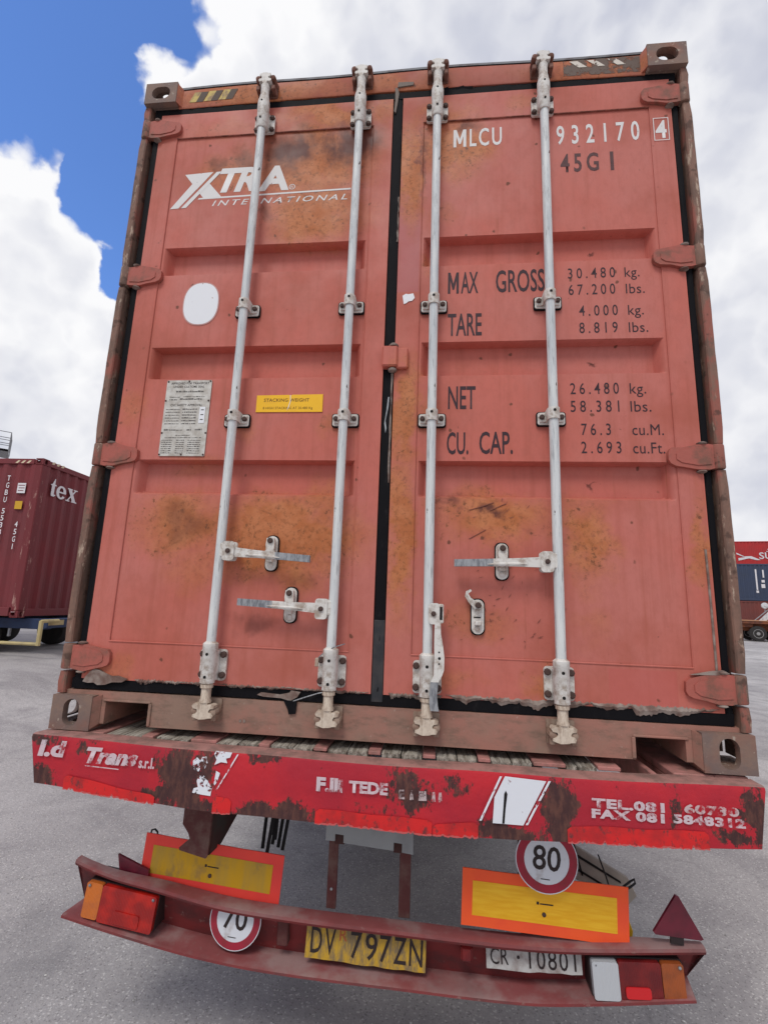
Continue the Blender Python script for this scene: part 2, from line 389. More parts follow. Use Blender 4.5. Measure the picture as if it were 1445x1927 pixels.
def beam_c(n, v):
    wv = n.vm('ADD', v, n.vm('SUBTRACT', n.vm('MULTIPLY', n.noise(v, 9, 5, .65, 0, True), (.16, 0, .16)), (.08, 0, .08)))
    base = n.mix(n.mr(n.noise(v, 3, 5, .6), .35, .68), (.54, .022, .032), (.39, .019, .034))
    mk = n.maxi([n.ell(wv, c, r, w) for c, r, w in BRUST])
    t = n.m('ADD', mk, n.m('MULTIPLY', n.m('SUBTRACT', n.noise(n.mp(v, (1.9, 1, .9)), 44, 8, .78), .5), 3.0))
    dk = n.mix(n.mr(n.noise(n.mp(v, (1.5, 1, .5)), 30, 6, .7), .4, .66), (.060, .026, .026), (.125, .052, .040))
    col = n.mix(n.mr(t, .42, .72), base, dk)
    ch = n.mr(n.noise(n.mp(v, (1, 1, .6)), 58, 4, .65), .67, .72)
    col = n.mix(n.m('MULTIPLY', ch, .8), col, (.06, .02, .02))
    up = n.nd('ShaderNodeSeparateXYZ', {0: n.nd('ShaderNodeNewGeometry').outputs['Normal']}).outputs[2]
    dust = n.mix(n.mr(n.noise(v, 15, 6, .65), .4, .66), (.38, .19, .165), (.22, .13, .11))
    col = n.mix(n.mr(up, .4, .8), col, dust)
    return dict(color=col, rough=n.mr(t, .4, .7, .42, .8), bump=(n.noise(v, 26, 6, .65), .5, .006))
M_BEAM = mat('chipped red beam paint', build=beam_c)
M_TAPE = mat('bright red reflective tape', build=lambda n, v: dict(color=n.mix(n.m('MULTIPLY', n.mr(n.noise(n.mp(v, (1.6, 1, .8)), 32, 7, .75), .54, .64), .85), n.mix(n.mr(n.noise(v, 16, 5), .4, .7), (.66, .014, .014), (.42, .014, .016)), (.09, .03, .03)), rough=.32, spec=.5, bump=(n.noise(n.mp(v, (1, 1, .5)), 30, 4), .3, .004)))
M_TAPEX = mat('peeled tape edge', (.50, .09, .085), .5)
M_WPEEL = worn('peeling white sticker', (.76, .78, .82), .53, .57, 34, 1.0)
M_SPRAY = mat('sprayed faded lettering', build=lambda n, v: dict(color=(.66, .55, .58), rough=.6, alpha=n.m('MULTIPLY', n.mr(n.noise(v, 24, 7, .75), .66, .50), .90)))
M_SPRAY2 = mat('mostly flaked lettering', build=lambda n, v: dict(color=(.62, .5, .5), rough=.6, alpha=n.m('MULTIPLY', n.mr(n.noise(v, 30, 7, .75), .58, .44), .85)))


def bump_c(n, v):
    up = n.nd('ShaderNodeSeparateXYZ', {0: n.nd('ShaderNodeNewGeometry').outputs['Normal']}).outputs[2]
    base = n.mix(n.mr(n.noise(n.mp(v, (1, 1, 2)), 7, 6, .65), .38, .66), (.20, .030, .030), (.11, .030, .030))
    dust = n.mix(n.mr(n.noise(v, 5, 5, .6), .4, .64), (.26, .075, .075), (.32, .20, .19))
    k = n.m('MULTIPLY', n.mr(up, .15, .8), n.mr(n.noise(v, 4, 4), .3, .55, .45, 1))
    col = n.mix(k, base, dust)
    col = n.mix(n.m('MULTIPLY', n.mr(n.noise(v, 30, 5, .7), .60, .68), .6), col, (.26, .16, .14))
    return dict(color=col, rough=.62, bump=(n.noise(v, 40, 4), .35, .003))
M_BUMP = mat('dusty maroon bumper paint', build=bump_c)
M_MAROON = mat('dull maroon steel', build=lambda n, v: dict(color=n.mix(n.mr(n.noise(v, 12, 6, .65), .4, .66), (.10, .030, .028), (.15, .085, .07)), rough=.75))
M_FRAME = mat('grimy dark chassis steel', build=lambda n, v: dict(color=n.mix(n.mr(n.noise(v, 8, 5, .65), .4, .66), (.07, .028, .025), (.055, .045, .04)), rough=.85))


def wood_c(n, v):
    g = n.noise(n.mp(v, (46, 3, 46)), 1.6, 6, .7); a = n.noise(n.mp(v, (5, 1, 5)), 3.0, 4)
    col = n.mix(n.mr(g, .36, .64), (.17, .145, .115), (.50, .46, .39))
    col = n.mix(n.mr(a, .5, .75), col, (.20, .15, .11))
    return dict(color=col, rough=.9, bump=(g, .8, .006))
M_WOOD = mat('split grey timber', build=wood_c)
M_REFR = mat('fluorescent red board border', build=lambda n, v: dict(color=n.mix(n.mr(n.noise(v, 6, 4), .3, .7), (.92, .075, .05), (.80, .06, .05)), rough=.4))
M_REFO = mat('fluorescent orange board border', build=lambda n, v: dict(color=n.mix(n.mr(n.noise(v, 6, 4), .3, .7), (1.0, .13, .03), (.92, .10, .035)), rough=.4))
M_REFY = mat('reflective amber sheet', build=lambda n, v: dict(color=n.mix(n.mr(n.noise(n.mp(v, (1, 1, 9)), 12, 4), .35, .7), (.85, .42, .005), (.92, .52, .02)), rough=.35, spec=.5))
M_REFD = mat('dirty reflective amber sheet', build=lambda n, v: dict(color=n.mix(n.m('MULTIPLY', n.mr(n.noise(n.mp(v, (1, 1, .6)), 14, 7, .7), .5, .7), .6), n.mix(n.mr(n.noise(n.mp(v, (7, 1, 1)), 4, 5), .35, .7), (.60, .33, .012), (.50, .30, .04)), (.22, .15, .08)), rough=.45))
M_LRED = mat('red lamp lens', build=lambda n, v: dict(color=n.mix(n.mr(n.noise(v, 13, 3), .4, .66), (.30, .012, .010), (.52, .018, .010)), rough=.22, spec=.5, bump=(n.nd('ShaderNodeTexWave', {'Vector': v, 'Scale': 55.0}).outputs[1], .3, .002)))
M_LDRK = mat('dark red lamp lens', build=lambda n, v: dict(color=n.mix(n.mr(n.noise(v, 15, 3), .4, .66), (.13, .010, .012), (.20, .014, .014)), rough=.25, spec=.5, bump=(n.nd('ShaderNodeTexWave', {'Vector': v, 'Scale': 60.0}).outputs[1], .3, .002)))
M_LAMB = mat('amber lamp lens', build=lambda n, v: dict(color=n.mix(n.mr(n.noise(v, 20, 3), .4, .66), (.62, .16, .02), (.50, .13, .03)), rough=.25, spec=.5, bump=(n.nd('ShaderNodeTexWave', {'Vector': v, 'Scale': 60.0}).outputs[1], .3, .002)))
M_LAMD = mat('dull amber lamp lens', build=lambda n, v: dict(color=n.mix(n.mr(n.noise(v, 20, 3), .4, .66), (.36, .085, .02), (.28, .07, .02)), rough=.3, spec=.5, bump=(n.nd('ShaderNodeTexWave', {'Vector': v, 'Scale': 60.0}).outputs[1], .3, .002)))
M_LCLR = mat('clear lamp lens', build=lambda n, v: dict(color=(.52, .54, .56), rough=.2, spec=.5, bump=(n.nd('ShaderNodeTexWave', {'Vector': v, 'Scale': 70.0}).outputs[1], .4, .002)))
M_REFLEX = mat('bright red reflex', (.62, .018, .022), .25, spec=.5)
M_LBODY = mat('lamp housing plastic', (.03, .02, .02), .55)
M_TRI = mat('dark triangular reflector', build=lambda n, v: dict(color=n.mix(n.mr(n.noise(v, 10, 4), .4, .66), (.16, .014, .030), (.085, .012, .022)), rough=.3, spec=.5))
M_DISCW = mat('sign white', build=lambda n, v: dict(color=n.mix(n.mr(n.noise(v, 14, 5), .55, .72), (.66, .68, .72), (.45, .42, .42)), rough=.45))
M_DISCR = mat('sign red', build=lambda n, v: dict(color=n.mix(n.mr(n.noise(v, 14, 5), .4, .7), (.36, .022, .045), (.25, .03, .04)), rough=.5))
M_NUMY = mat('worn yellow plate', build=lambda n, v: dict(color=n.mix(n.mr(n.noise(n.mp(v, (3, 1, 1)), 11, 7, .75), .40, .62), (.52, .31, .03), (.20, .145, .08)), rough=.5))
M_NUMW = mat('dusty white plate', build=lambda n, v: dict(color=n.mix(n.mr(n.noise(v, 9, 6, .7), .42, .66), (.50, .49, .47), (.27, .22, .2)), rough=.55))
M_GREY = mat('grey painted plate', build=lambda n, v: dict(color=n.mix(n.mr(n.noise(v, 9, 5), .4, .7), (.30, .31, .31), (.24, .245, .25)), rough=.6))
M_TYRE = mat('tyre rubber', build=lambda n, v: dict(color=n.mix(n.noise(v, 8, 4), (.018, .017, .017), (.05, .045, .042)), rough=.85))
M_RIM = mat('dusty grey rim', (.30, .29, .28), .5)
M_YCH = mat('yellow plastic', (.70, .42, .02), .5)
M_BOX = mat('weathered grey boards', build=lambda n, v: dict(color=n.mix(n.mr(n.noise(n.mp(v, (1, 6, 1)), 6, 5), .35, .68), (.36, .32, .28), (.24, .21, .185)), rough=.85))
M_CABLE = mat('black cable', (.015, .015, .016), .6)


def yard_c(n, v):
    big = n.noise(v, .22, 6, .62); mid = n.noise(v, 1.3, 7, .65, .6); fine = n.noise(v, 55, 5, .7)
    col = n.mix(n.mr(big, .38, .66), (.40, .375, .37), (.565, .535, .522))
    col = n.mix(n.m('MULTIPLY', n.mr(mid, .42, .64), .72), col, (.29, .268, .272))
    col = n.mix(n.m('MULTIPLY', n.mr(fine, .40, .62), .30), col, (.22, .21, .21))
    gr = n.vor(v, 150, 'F1', 'Color'); gs = n.nd('ShaderNodeSeparateColor', {0: gr}).outputs[0]
    col = n.mix(n.m('MULTIPLY', n.mr(gs, .93, .95), .5), col, (.75, .72, .69))
    col = n.mix(n.m('MULTIPLY', n.mr(gs, .07, .05), .45), col, (.12, .11, .11))
    st = n.noise(n.mp(v, (1, 1, 1), (4, 9, 0)), .75, 5, .6)
    col = n.mix(n.m('MULTIPLY', n.mr(st, .56, .70), .55), col, (.22, .21, .215))
    tk = n.noise(n.mp(v, (2.2, .16, 1), (3, 0, 0), (0, 0, .35)), 1.5, 5, .6)
    col = n.mix(n.m('MULTIPLY', n.mr(tk, .55, .70), .35), col, (.24, .225, .23))
    oil = n.m('MULTIPLY', n.mr(n.noise(v, .9, 6, .65), .62, .70), n.mr(n.noise(v, 5, 4), .35, .55))
    col = n.mix(n.m('MULTIPLY', oil, .6), col, (.13, .125, .125))
    cr = n.vor(n.vm('ADD', v, n.vm('MULTIPLY', n.noise(v, 2.2, 5, .6, 0, True), (.7, .7, 0))), .33, 'DISTANCE_TO_EDGE')
    col = n.mix(n.m('MULTIPLY', n.mr(cr, .005, .001), .22), col, (.16, .15, .15))
    h = n.m('ADD', n.m('MULTIPLY', fine, .6), n.m('MULTIPLY', n.vor(v, 120), .4))
    return dict(color=col, rough=.88, bump=(h, .55, .006))
M_YARD = mat('worn concrete asphalt', build=yard_c)

# ------------------------------------------------------------------ the ground
def gh(x, y):
    t = min(max((-1.9-x)/3.7, 0), 1); return .535*t*t*(3-2*t)
def steps(a):
    L = [0.0]; d = .4
    while L[-1] < a: L.append(L[-1]+d); d *= 1.13
    return [-q for q in L[:0:-1]] + L
g = MB(); st = steps(900)
g.grid([[(x-1.5, y+3, gh(x-1.5, y+3)) for x in st] for y in st])
g.build('ground', M_YARD, kind='structure', angle=60)
g = MB(); rr = random.Random(3)
for i in range(520):
    x, y = rr.uniform(-2.2, 4.6), rr.uniform(-.9, 6.5); r = rr.uniform(.003, .009)
    c = Vector((x, y, gh(x, y)+r*.3))
    p = [g.b.verts.new(c+Vector((r*rr.uniform(.6, 1.3)*dx, r*rr.uniform(.6, 1.3)*dy, r*rr.uniform(.4, .8)*dz))) for dx, dy, dz in ((1, 0, 0), (0, 1, 0), (-1, 0, 0), (0, -1, 0), (0, 0, 1), (0, 0, -1))]
    for a, b2, c2 in ((0, 1, 4), (1, 2, 4), (2, 3, 4), (3, 0, 4), (1, 0, 5), (2, 1, 5), (3, 2, 5), (0, 3, 5)): g._f((p[a], p[b2], p[c2]))
M_STONE = mat('pale grit', build=lambda n, v: dict(color=n.mix(n.mr(n.noise(v, 3, 2), .4, .6), (.62, .60, .57), (.3, .29, .28)), rough=.85))
g.build('gravel', M_STONE, kind='stuff')


# ------------------------------------------------------------------ generic containers behind
def corr_rows(length, pitch, depth, z0, z1):
    """(along, inward) profile of trapezoid corrugation"""
    P = []; a = 0
    while a < length-1e-6:
        for f, d in ((0, 0), (.26, 0), (.5, depth), (.76, depth)):
            if a+f*pitch < length: P.append((a+f*pitch, d))
        a += pitch
    P.append((length, 0)); return P


def cast_box(mb, x0, x1, y0, y1, z0, z1, front=-1, side=-1, hole=(.036, .052), tf=.028, sh=(.042, .034)):
    """hollow corner block: holes in the end face, the outer side face and top/bottom; front/side give the outward signs"""
    def plate(c, u, v2, hu, hv, n, th, hole=hole):
        # rectangular plate with slot: centre c, half sizes hu, hv along u, v2, thickness th inward along n
        K = 24; c, u, v2, n = Vector(c), Vector(u), Vector(v2), Vector(n)
        t = bmesh.new(); L = []
        inner, outer = [], []
        for k in range(K):
            a = 2*math.pi*(k+.5)/K
            ca, sa = math.cos(a), math.sin(a)
            rx, rz = hole
            ex, ez = min(rx, hu*.84), min(rz, hv*.84)
            q_ = min(ex, ez)
            ix, iz = q_*ca+math.copysign(ex-q_, ca), q_*sa+math.copysign(ez-q_, sa)
            inner.append((ix, iz))
            s = min(hu/abs(ca) if abs(ca) > 1e-6 else 1e9, hv/abs(sa) if abs(sa) > 1e-6 else 1e9)
            outer.append([s*ca, s*sa])
        for cxs in ((1, 1), (1, -1), (-1, 1), (-1, -1)):
            k = min(range(K), key=lambda q: (outer[q][0]-cxs[0]*hu)**2+(outer[q][1]-cxs[1]*hv)**2); outer[k] = [cxs[0]*hu, cxs[1]*hv]
        mk = lambda q, d: t.verts.new(c+u*q[0]+v2*q[1]+n*d)
        O0 = [mk(q, 0) for q in outer]; I0 = [mk(q, 0) for q in inner]; O1 = [mk(q, th) for q in outer]; I1 = [mk(q, th) for q in inner]
        for k in range(K):
            j = (k+1) % K
            t.faces.new((O0[k], O0[j], I0[j], I0[k])); t.faces.new((O1[j], O1[k], I1[k], I1[j]))
            t.faces.new((I0[k], I0[j], I1[j], I1[k])); t.faces.new((O0[j], O0[k], O1[k], O1[j]))
        mb.join(t)
    xm, ym, zm = (x0+x1)/2, (y0+y1)/2, (z0+z1)/2
    fy = y0 if front < 0 else y1; sx = x0 if side < 0 else x1
    e = .002
    plate((xm, fy, zm), (1, 0, 0), (0, 0, 1), (x1-x0)/2, (z1-z0)/2, (0, -front, 0), tf)
    plate((sx, ym, zm), (0, 1, 0), (0, 0, 1), (y1-y0)/2-tf-e, (z1-z0)/2-tf-e, (-side, 0, 0), .016, sh)
    plate((xm, ym, z1), (1, 0, 0), (0, 1, 0), (x1-x0)/2, (y1-y0)/2-tf-e, (0, 0, -1), .020, (.034, .060))
    plate((xm, ym, z0), (1, 0, 0), (0, 1, 0), (x1-x0)/2, (y1-y0)/2-tf-e, (0, 0, 1), .020, (.034, .060) if sh[0] > .01 else (.006, .006))
    bx_ = x1 if side < 0 else x0; by_ = y1 if front < 0 else y0
    mb.box(min(bx_, bx_+side*.012), max(bx_, bx_+side*.012), y0+tf+e, y1-e, z0+.022, z1-.022)
    mb.box(x0+.018, x1-.018, min(by_, by_+front*.02), max(by_, by_+front*.02), z0+tf+e, z1-tf-e)


def yard_box(loc, rz, L, H, colr, label, group, marks=None, low=False):
    W_ = 2.438
    r = thing('shipping_container', loc, label, 'shipping container', rz, group)
    r2 = random.Random(label)
    sd = r2.uniform(0, 50)
    def cc(n, v):
        v2 = n.vm('ADD', v, (sd, sd, sd))
        col = n.mix(n.mr(n.noise(v2, 1.1, 5, .6), .35, .7), colr, tuple(min(1, c*.78+.012) for c in colr))
        col = n.mix(n.m('MULTIPLY', n.mr(n.noise(n.mp(v2, (9, 9, .6)), 1.2, 6, .7), .55, .75), .4), col, tuple(c*.55 for c in colr))
        return dict(color=col, rough=.55)
    mm = mat('container paint', build=cc)
    def fc(n, v):
        k = n.noise(n.mp(v, (5, 5, 1.0)), 2.6, 7, .72)
        return dict(color=n.mix(n.mr(k, .56, .64), tuple(c*.85 for c in colr), (.42, .24, .2)), rough=.6)
    fm = mat('scraped container post', build=fc) if not low else mm
    tr = .11
    side = corr_rows(L-.3, .278, .036, 0, 0)
    for X, sg in ((.015, 1), (W_-.015, -1)):
        b = MB(); b.grid([[(X+sg*d, .15+a, z) for a, d in side] for z in (.17, H-tr)]); b.build('side_wall', mm, r, angle=20)
    end = corr_rows(W_-.30, .25, .04, 0, 0)
    for Y, sg in ((.015, 1), (L-.015, -1)):
        b = MB(); b.grid([[(.15+a, Y+sg*d, z) for a, d in end] for z in (.15, H-tr)]); b.build('end_wall', mm, r, angle=20)
    MB().box(.06, W_-.06, .06, L-.06, H-.05, H-.03).build('roof', mm, r)
    MB().box(.06, W_-.06, .06, L-.06, .12, .15).build('floor', M_FRAME, r)
    for X in (0, W_-.06):
        MB().box(X, X+.06, .178, L-.178, H-tr, H-.01, .006).build('top_rail', mm, r)
        MB().box(X, X+.06, .178, L-.178, .02, .17, .006).build('bottom_rail', mm, r)
    for Y in (0, L-.06):
        MB().box(.162, W_-.162, Y, Y+.06, H-tr, H-.01, .006).build('end_header', mm, r)
        MB().box(.162, W_-.162, Y, Y+.06, .02, .15, .006).build('end_sill', mm, r)
    for X in (0, W_-.15):
        for Y in (0, L-.15):
            MB().box(X, X+.15, Y, Y+.15, .118, H-.118, .012).build('corner_post', fm, r)
            for z in (0, H-.118):
                b = MB()
                xa, xb = (X-.004, X+.158) if X == 0 else (X-.008, X+.154)
                ya, yb = (Y-.004, Y+.174) if Y == 0 else (Y-.024, Y+.154)
                if low: b.box(xa, xb, ya, yb, z-.002, z+.12, .01)
                else: cast_box(b, xa, xb, ya, yb, z, z+.118, -1 if Y == 0 else 1, -1 if X == 0 else 1)
                b.build('corner_casting', fm, r)
    if marks: marks(r, mm)
    return r


M_MW = worn('white marking', (.74, .72, .73), .66, .72, 20)
M_MY = mat('yellow marking', (.62, .36, .03), .6)
M_HAZW = mat('pale hazard stripe', (.70, .58, .40), .6)


def serif_tex(parent, m, y):
    """heavy serif letters t, e, x drawn as strokes"""
    def pl(pts, ox, oz): return [(ox+x, y, oz+z) for x, z in pts]
    t = MB()
    t.poly(pl([(.04, 0), (.115, 0), (.15, .03), (.135, .045), (.115, .035), (.105, .05), (.105, .205), (.14, .205), (.14, .235), (.105, .235), (.105, .34), (.09, .34), (.035, .23), (0, .22), (0, .205), (.03, .205), (.03, .03)], .285, 2.255))
    t.build('lettering', m, parent)
    e = MB(); c = (.575, 2.372); A = []
    for k in range(31):
        a = math.radians(-50+k*13.0+60-10); A.append(a)
    outer = [(c[0]+.13*math.cos(math.radians(a)), c[1]+.13*math.sin(math.radians(a))) for a in range(0, 326, 13)]
    inner = [(c[0]+.055*math.cos(math.radians(a)), c[1]+.095*math.sin(math.radians(a))) for a in range(0, 326, 13)]
    e.grid([[(x, y, z) for x, z in outer], [(x, y, z) for x, z in inner]])
    e.poly([(c[0]-.06, y-.0006, c[1]-.012), (c[0]+.125, y-.0006, c[1]-.012), (c[0]+.125, y-.0006, c[1]+.015), (c[0]-.06, y-.0006, c[1]+.015)])
    e.build('lettering', m, parent)
    x = MB(); o = (.73, 2.245)
    x.poly(pl([(.02, .25), (.115, .25), (.27, 0), (.17, 0)], *o)); x.poly([(o[0]+a, y-.0006, o[1]+b) for a, b in ((.0, 0), (.035, 0), (.25, .25), (.21, .25))])
    for (a, b, z) in ((0, .14, .24), (.17, .28, .24), (-.02, .09, 0), (.14, .29, 0)): x.poly([(o[0]+a, y-.0012, o[1]+z), (o[0]+b, y-.0012, o[1]+z), (o[0]+b, y-.0012, o[1]+z+.022), (o[0]+a, y-.0012, o[1]+z+.022)])
    x.build('lettering', m, parent)


def marks_left(r, mm):
    serif_tex(r, M_MW, .0115)
    R90 = (0, 0, -math.pi/2)
    def side_txt(s, y0, z, cap, m, w, bold=.01): lettering(s, 0, w, 0, cap, 0, m, r, bold, loc=(.0105, y0, z), rot=R90)
    for i, ch in enumerate('TGBU'): side_txt(ch, .66, 2.46-i*.135, .10, M_MW, .06)
    for i, ch in enumerate('553396'): side_txt(ch, .655, 1.84-i*.13, .10, M_MW, .06)
    for i, ch in enumerate('45G1'): side_txt(ch, .335 if ch == '1' else .355, 1.60-i*.135, .10, M_MW, .014 if ch == '1' else .055)
    b = MB(); b.box(.0085, .0105, .27, .43, 2.23, 2.42); b.build('marking', M_MW, r)
    b = MB(); b.box(.0075, .0085, .28, .42, 1.93, 2.08); b.build('marking', M_MY, r)
    for k, (a, c, z) in enumerate(((.285, .415, 2.37), (.285, .40, 2.32), (.30, .41, 2.27))):
        MB().box(.0065, .0075, a, c, z, z+.014).build('marking', mm, r)
    for k in range(3):
        x = .21+k*.12; b = MB(); b.poly([(x, -.0012, 2.845), (x+.06, -.0012, 2.845), (x+.10, -.0012, 2.895), (x+.04, -.0012, 2.895)]); b.build('hazard_stripe', M_HAZW, r)
        yy = .28+k*.11; b = MB(); b.poly([(-.0012, yy, 2.80), (-.0012, yy+.05, 2.80), (-.0012, yy, 2.85), (-.0012, yy-.05, 2.85)]); b.build('hazard_stripe', M_HAZW, r)


LX, LY, LROT = -5.83, 6.22, math.radians(91.5)
LZ = ZB+.03
yard_box((LX, LY, LZ), LROT, 12.192, 2.896, (.200, .034, .039), 'dark maroon corrugated container on a low trailer, with tex lettering on its end wall', None, marks_left)

# trailer carrying it
r = thing('container_trailer', (LX, LY, gh(LX, LY)), 'dark blue low trailer with pale yellow side guard under the maroon container', 'trailer', LROT)
M_BLUE = mat('dark blue steel', build=lambda n, v: dict(color=n.mix(n.noise(v, 6, 4), (.03, .055, .13), (.02, .025, .05)), rough=.6))
M_GUARD = mat('pale yellow guard', build=lambda n, v: dict(color=n.mix(n.mr(n.noise(v, 5, 4), .4, .7), (.50, .41, .20), (.34, .28, .16)), rough=.6))
dz = LZ-gh(LX, LY)
MB().box(.25, .42, -.35, 12.2, dz-.20, dz-.02, .008).build('chassis_rail', M_BLUE, r)
MB().box(2.02, 2.19, -.35, 12.2, dz-.20, dz-.02, .008).build('chassis_rail', M_BLUE, r)
MB().box(.12, 2.32, -.50, -.352, dz-.17, dz-.005, .01).build('rear_crossbeam', M_BLUE, r)
MB().box(.13, .50, -.506, -.502, dz-.12, dz-.03).build('reflector_strip', M_GUARD, r)
g = MB(); gy = -.10
g.tube([(gy, 4.0, .235), (gy, -.55, .225)], .028, 8); g.tube([(gy, -.55, .20), (gy, -.55, dz-.03)], .035, 8); g.tube([(gy, -.55, dz-.04), (.30, -.55, dz-.04)], .03, 8)
g.build('side_guard', M_GUARD, r)
MB().prism([(1.10, dz-.53), (1.42, dz-.55), (1.42, dz-.02), (1.10, dz-.02)], -.42, -.40).build('mud_flap', M_RUB, r)
for y in (.9, 2.1):
    for x in (.14, 1.98):
        w = MB(); w.lathe([(.18, 0), (.29, .01), (.30, .05), (.30, .25), (.29, .29), (.18, .30)], (x, y, .30), 'x', 28); w.build('tyre', M_TYRE, r)
MB().tube([(.30, .35, .30), (.30, .35, dz-.2)], .03).build('twistlock_bracket', M_GALV, r)

# ------------------------------------------------------------------ stack to the right, far off
dirv = Vector((math.cos(math.radians(-15)), math.sin(math.radians(-15)), 0)); nrm = Vector((dirv.y, -dirv.x, 0))
def marks_sud(r, mm):
    R90 = (0, 0, -math.pi/2); L = 12.192
    def at(s): return L-s
    lettering('S\u00dcD', 0, 1.75, 0, .60, 0, M_MW, r, .012, loc=(.004, at(2.05), 1.18), rot=R90)
    b = MB(); q = [(0, 2.35), (1.0, 1.75), (1.9, 1.8), (3.1, 1.2), (2.55, 1.18), (1.6, 1.45), (.2, 1.1), (.2, 1.5), (1.1, 1.62), (.0, 2.1)]
    b.poly([(.003, at(.30+x*.60), 1.02+(z-1.1)*.60) for x, z in q]); b.build('logo', M_MW, r)
    MB().box(.003, .005, at(3.6), at(2.75), 2.02, 2.10).build('marking', M_MW, r)
def marks_blue(r, mm):
    L = 12.192
    MB().box(.002, .005, L-1.78, L-1.68, .85, 2.45).build('marking', M_MW, r)
    MB().box(.002, .005, L-1.81, L-1.65, .62, .80).build('marking', M_MW, r)
    for z0, z1, w in ((1.8, 2.4, .10), (1.42, 1.62, .2), (1.0, 1.3, .24)): MB().box(.002, .005, L-2.25, L-2.25+w, z0, z1).build('marking', M_MW, r)
RZ = math.radians(75)
GS = 'containers stacked at the far side of the yard'
A0 = Vector((25.25, 39.55, 0))-dirv*.55
for i, (c, lab, mk) in enumerate((((.20, .055, .045), 'brown container on the ground at the far right, lowest of the front stack', None),
                                  ((.045, .062, .11), 'dark blue container on top of the brown one at the far right', marks_blue))):
    p = A0+dirv*12.192; yard_box((p.x, p.y, i*2.896), RZ, 12.192, 2.88, c, lab, GS, mk, True)
B0 = Vector((29.7, 47.0, 0))-dirv*.4
for i, (c, lab, mk) in enumerate((((.15, .05, .04), 'rust brown container on the ground, lowest in the row behind the dark blue one', None),
                                  ((.10, .10, .11), 'grey container right under the bright red SÜD one, behind the dark blue one', None),
                                  ((.50, .035, .035), 'bright red container with white emblem and SÜD lettering, topmost of the far right stack', marks_sud))):
    p = B0+dirv*12.192; yard_box((p.x, p.y, i*2.896-.33*0), RZ, 12.192, 2.84 if i == 2 else 2.88, c, lab, GS, mk, True)

# flatbed in front of the stack
M_ORG = mat('faded orange brown chassis', build=lambda n, v: dict(color=n.mix(n.mr(n.noise(v, 2, 5), .4, .66), (.24, .075, .03), (.10, .04, .03)), rough=.7))
M_ORGL = mat('pale deck edge', (.48, .24, .13), .7)
F0 = Vector((22.75, 35.5, 0))-dirv*1.2
r = thing('flatbed_trailer', F0, 'orange brown flatbed trailer parked before the far stack, black tyres showing', 'trailer', math.radians(-15))
MB().box(0, 9, 0, .12, 1.20, 1.38, .01).build('side_rail', M_ORG, r)
MB().box(0, 9, -.03, 2.4, 1.385, 1.44, .01).build('deck', M_ORGL, r)
MB().box(0, 9, 2.28, 2.4, 1.20, 1.38, .01).build('side_rail', M_ORG, r)
for y in (.62, 1.66): MB().box(.1, 8.9, y, y+.14, .70, 1.38, .01).build('chassis_beam', M_ORG, r)
MB().box(.1, 2.0, .2, .6, .95, 1.2, .01).build('mudguard', M_ORG, r)
for x in (2.22, 3.55, 4.9):
    for y in (.05, 2.05):
        w = MB(); w.lathe([(.30, 0), (.49, .02), (.52, .06), (.52, .24), (.49, .28), (.30, .30)], (x, y, .53), 'y', 32); t_ = w.build('tyre', M_TYRE, r)
        w = MB(); w.lathe([(.29, .02), (.30, -.005), (.27, .0), (.24, .06), (.12, .07), (.11, .0), (.02, -.01)], (x, y, .53), 'y', 24); w.build('rim', M_RIM, r)
q = thing('folded_ramp', F0+dirv*2.15+Vector((0, .3, 1.44)), 'white slanted ramp arm with a round lamp on the orange brown flatbed', 'ramp', math.radians(-15))
M_WR = mat('white ramp paint', build=lambda n, v: dict(color=n.mix(n.mr(n.noise(v, 6, 4), .5, .7), (.62, .62, .62), (.3, .3, .3)), rough=.6))
MB().prism([(.35, 0), (.75, 0), (2.0, 1.25), (2.0, 1.75)], 0, .12).build('arm', M_WR, q)
MB().tube([(.1, .06, 0), (1.6, .06, 1.35)], .035).build('strut', M_GALV, q)
w = MB(); w.lathe([(.02, -.05), (.19, -.04), (.21, 0), (.21, .08), (.05, .1)], (.75, -.02, 1.02), 'y', 20); w.build('lamp', M_WR, q)
MB().tube([(.75, .06, .55), (.75, .06, 1.0)], .03).build('lamp_bracket', M_GALV, q)

# ------------------------------------------------------------------ lookout platform at the far left
M_STEEL = mat('dull steel', (.24, .24, .25), .6)
E1, E2 = Vector((-25.34, 25.18, 9.92)), Vector((-26.42, 24.19, 10.0))  # platform edge taken from image pixels, then scaled outward about the camera
ax = (E2-E1); ax.z = 0; ax.normalize(); pn = Vector((-ax.y, ax.x, 0))
r = thing('crane_platform', (E1.x, E1.y, 0), 'steel lookout platform with railings on a lattice tower, behind the maroon container', 'platform')
o = Vector((E1.x, E1.y, 0)); bz = E1.z
def P3(a, b, z): v = ax*a+pn*b; return (v.x, v.y, z)
b = MB(); b.grid([[P3(0, 0, bz), P3(4, 0, bz)], [P3(0, 2.0, bz), P3(4, 2.0, bz)]]); b.grid([[P3(0, 0, bz-.14), P3(0, 2, bz-.14)], [P3(4, 0, bz-.14), P3(4, 2, bz-.14)]])
b.grid([[P3(0, 0, bz-.14), P3(4, 0, bz-.14)], [P3(0, 0, bz), P3(4, 0, bz)]]); b.grid([[P3(0, 0, bz-.14), P3(0, 2, bz-.14)], [P3(0, 0, bz), P3(0, 2, bz)]])
b.build('floor_plate', M_STEEL, r)
for (p0, p1) in (((0, 0), (4, 0)), ((0, 0), (0, 2)), ((0, 2), (4, 2))):
    for h in (.35, .7, 1.05): MB().tube([P3(*p0, bz+h), P3(*p1, bz+h)], .022).build('rail', M_STEEL, r)
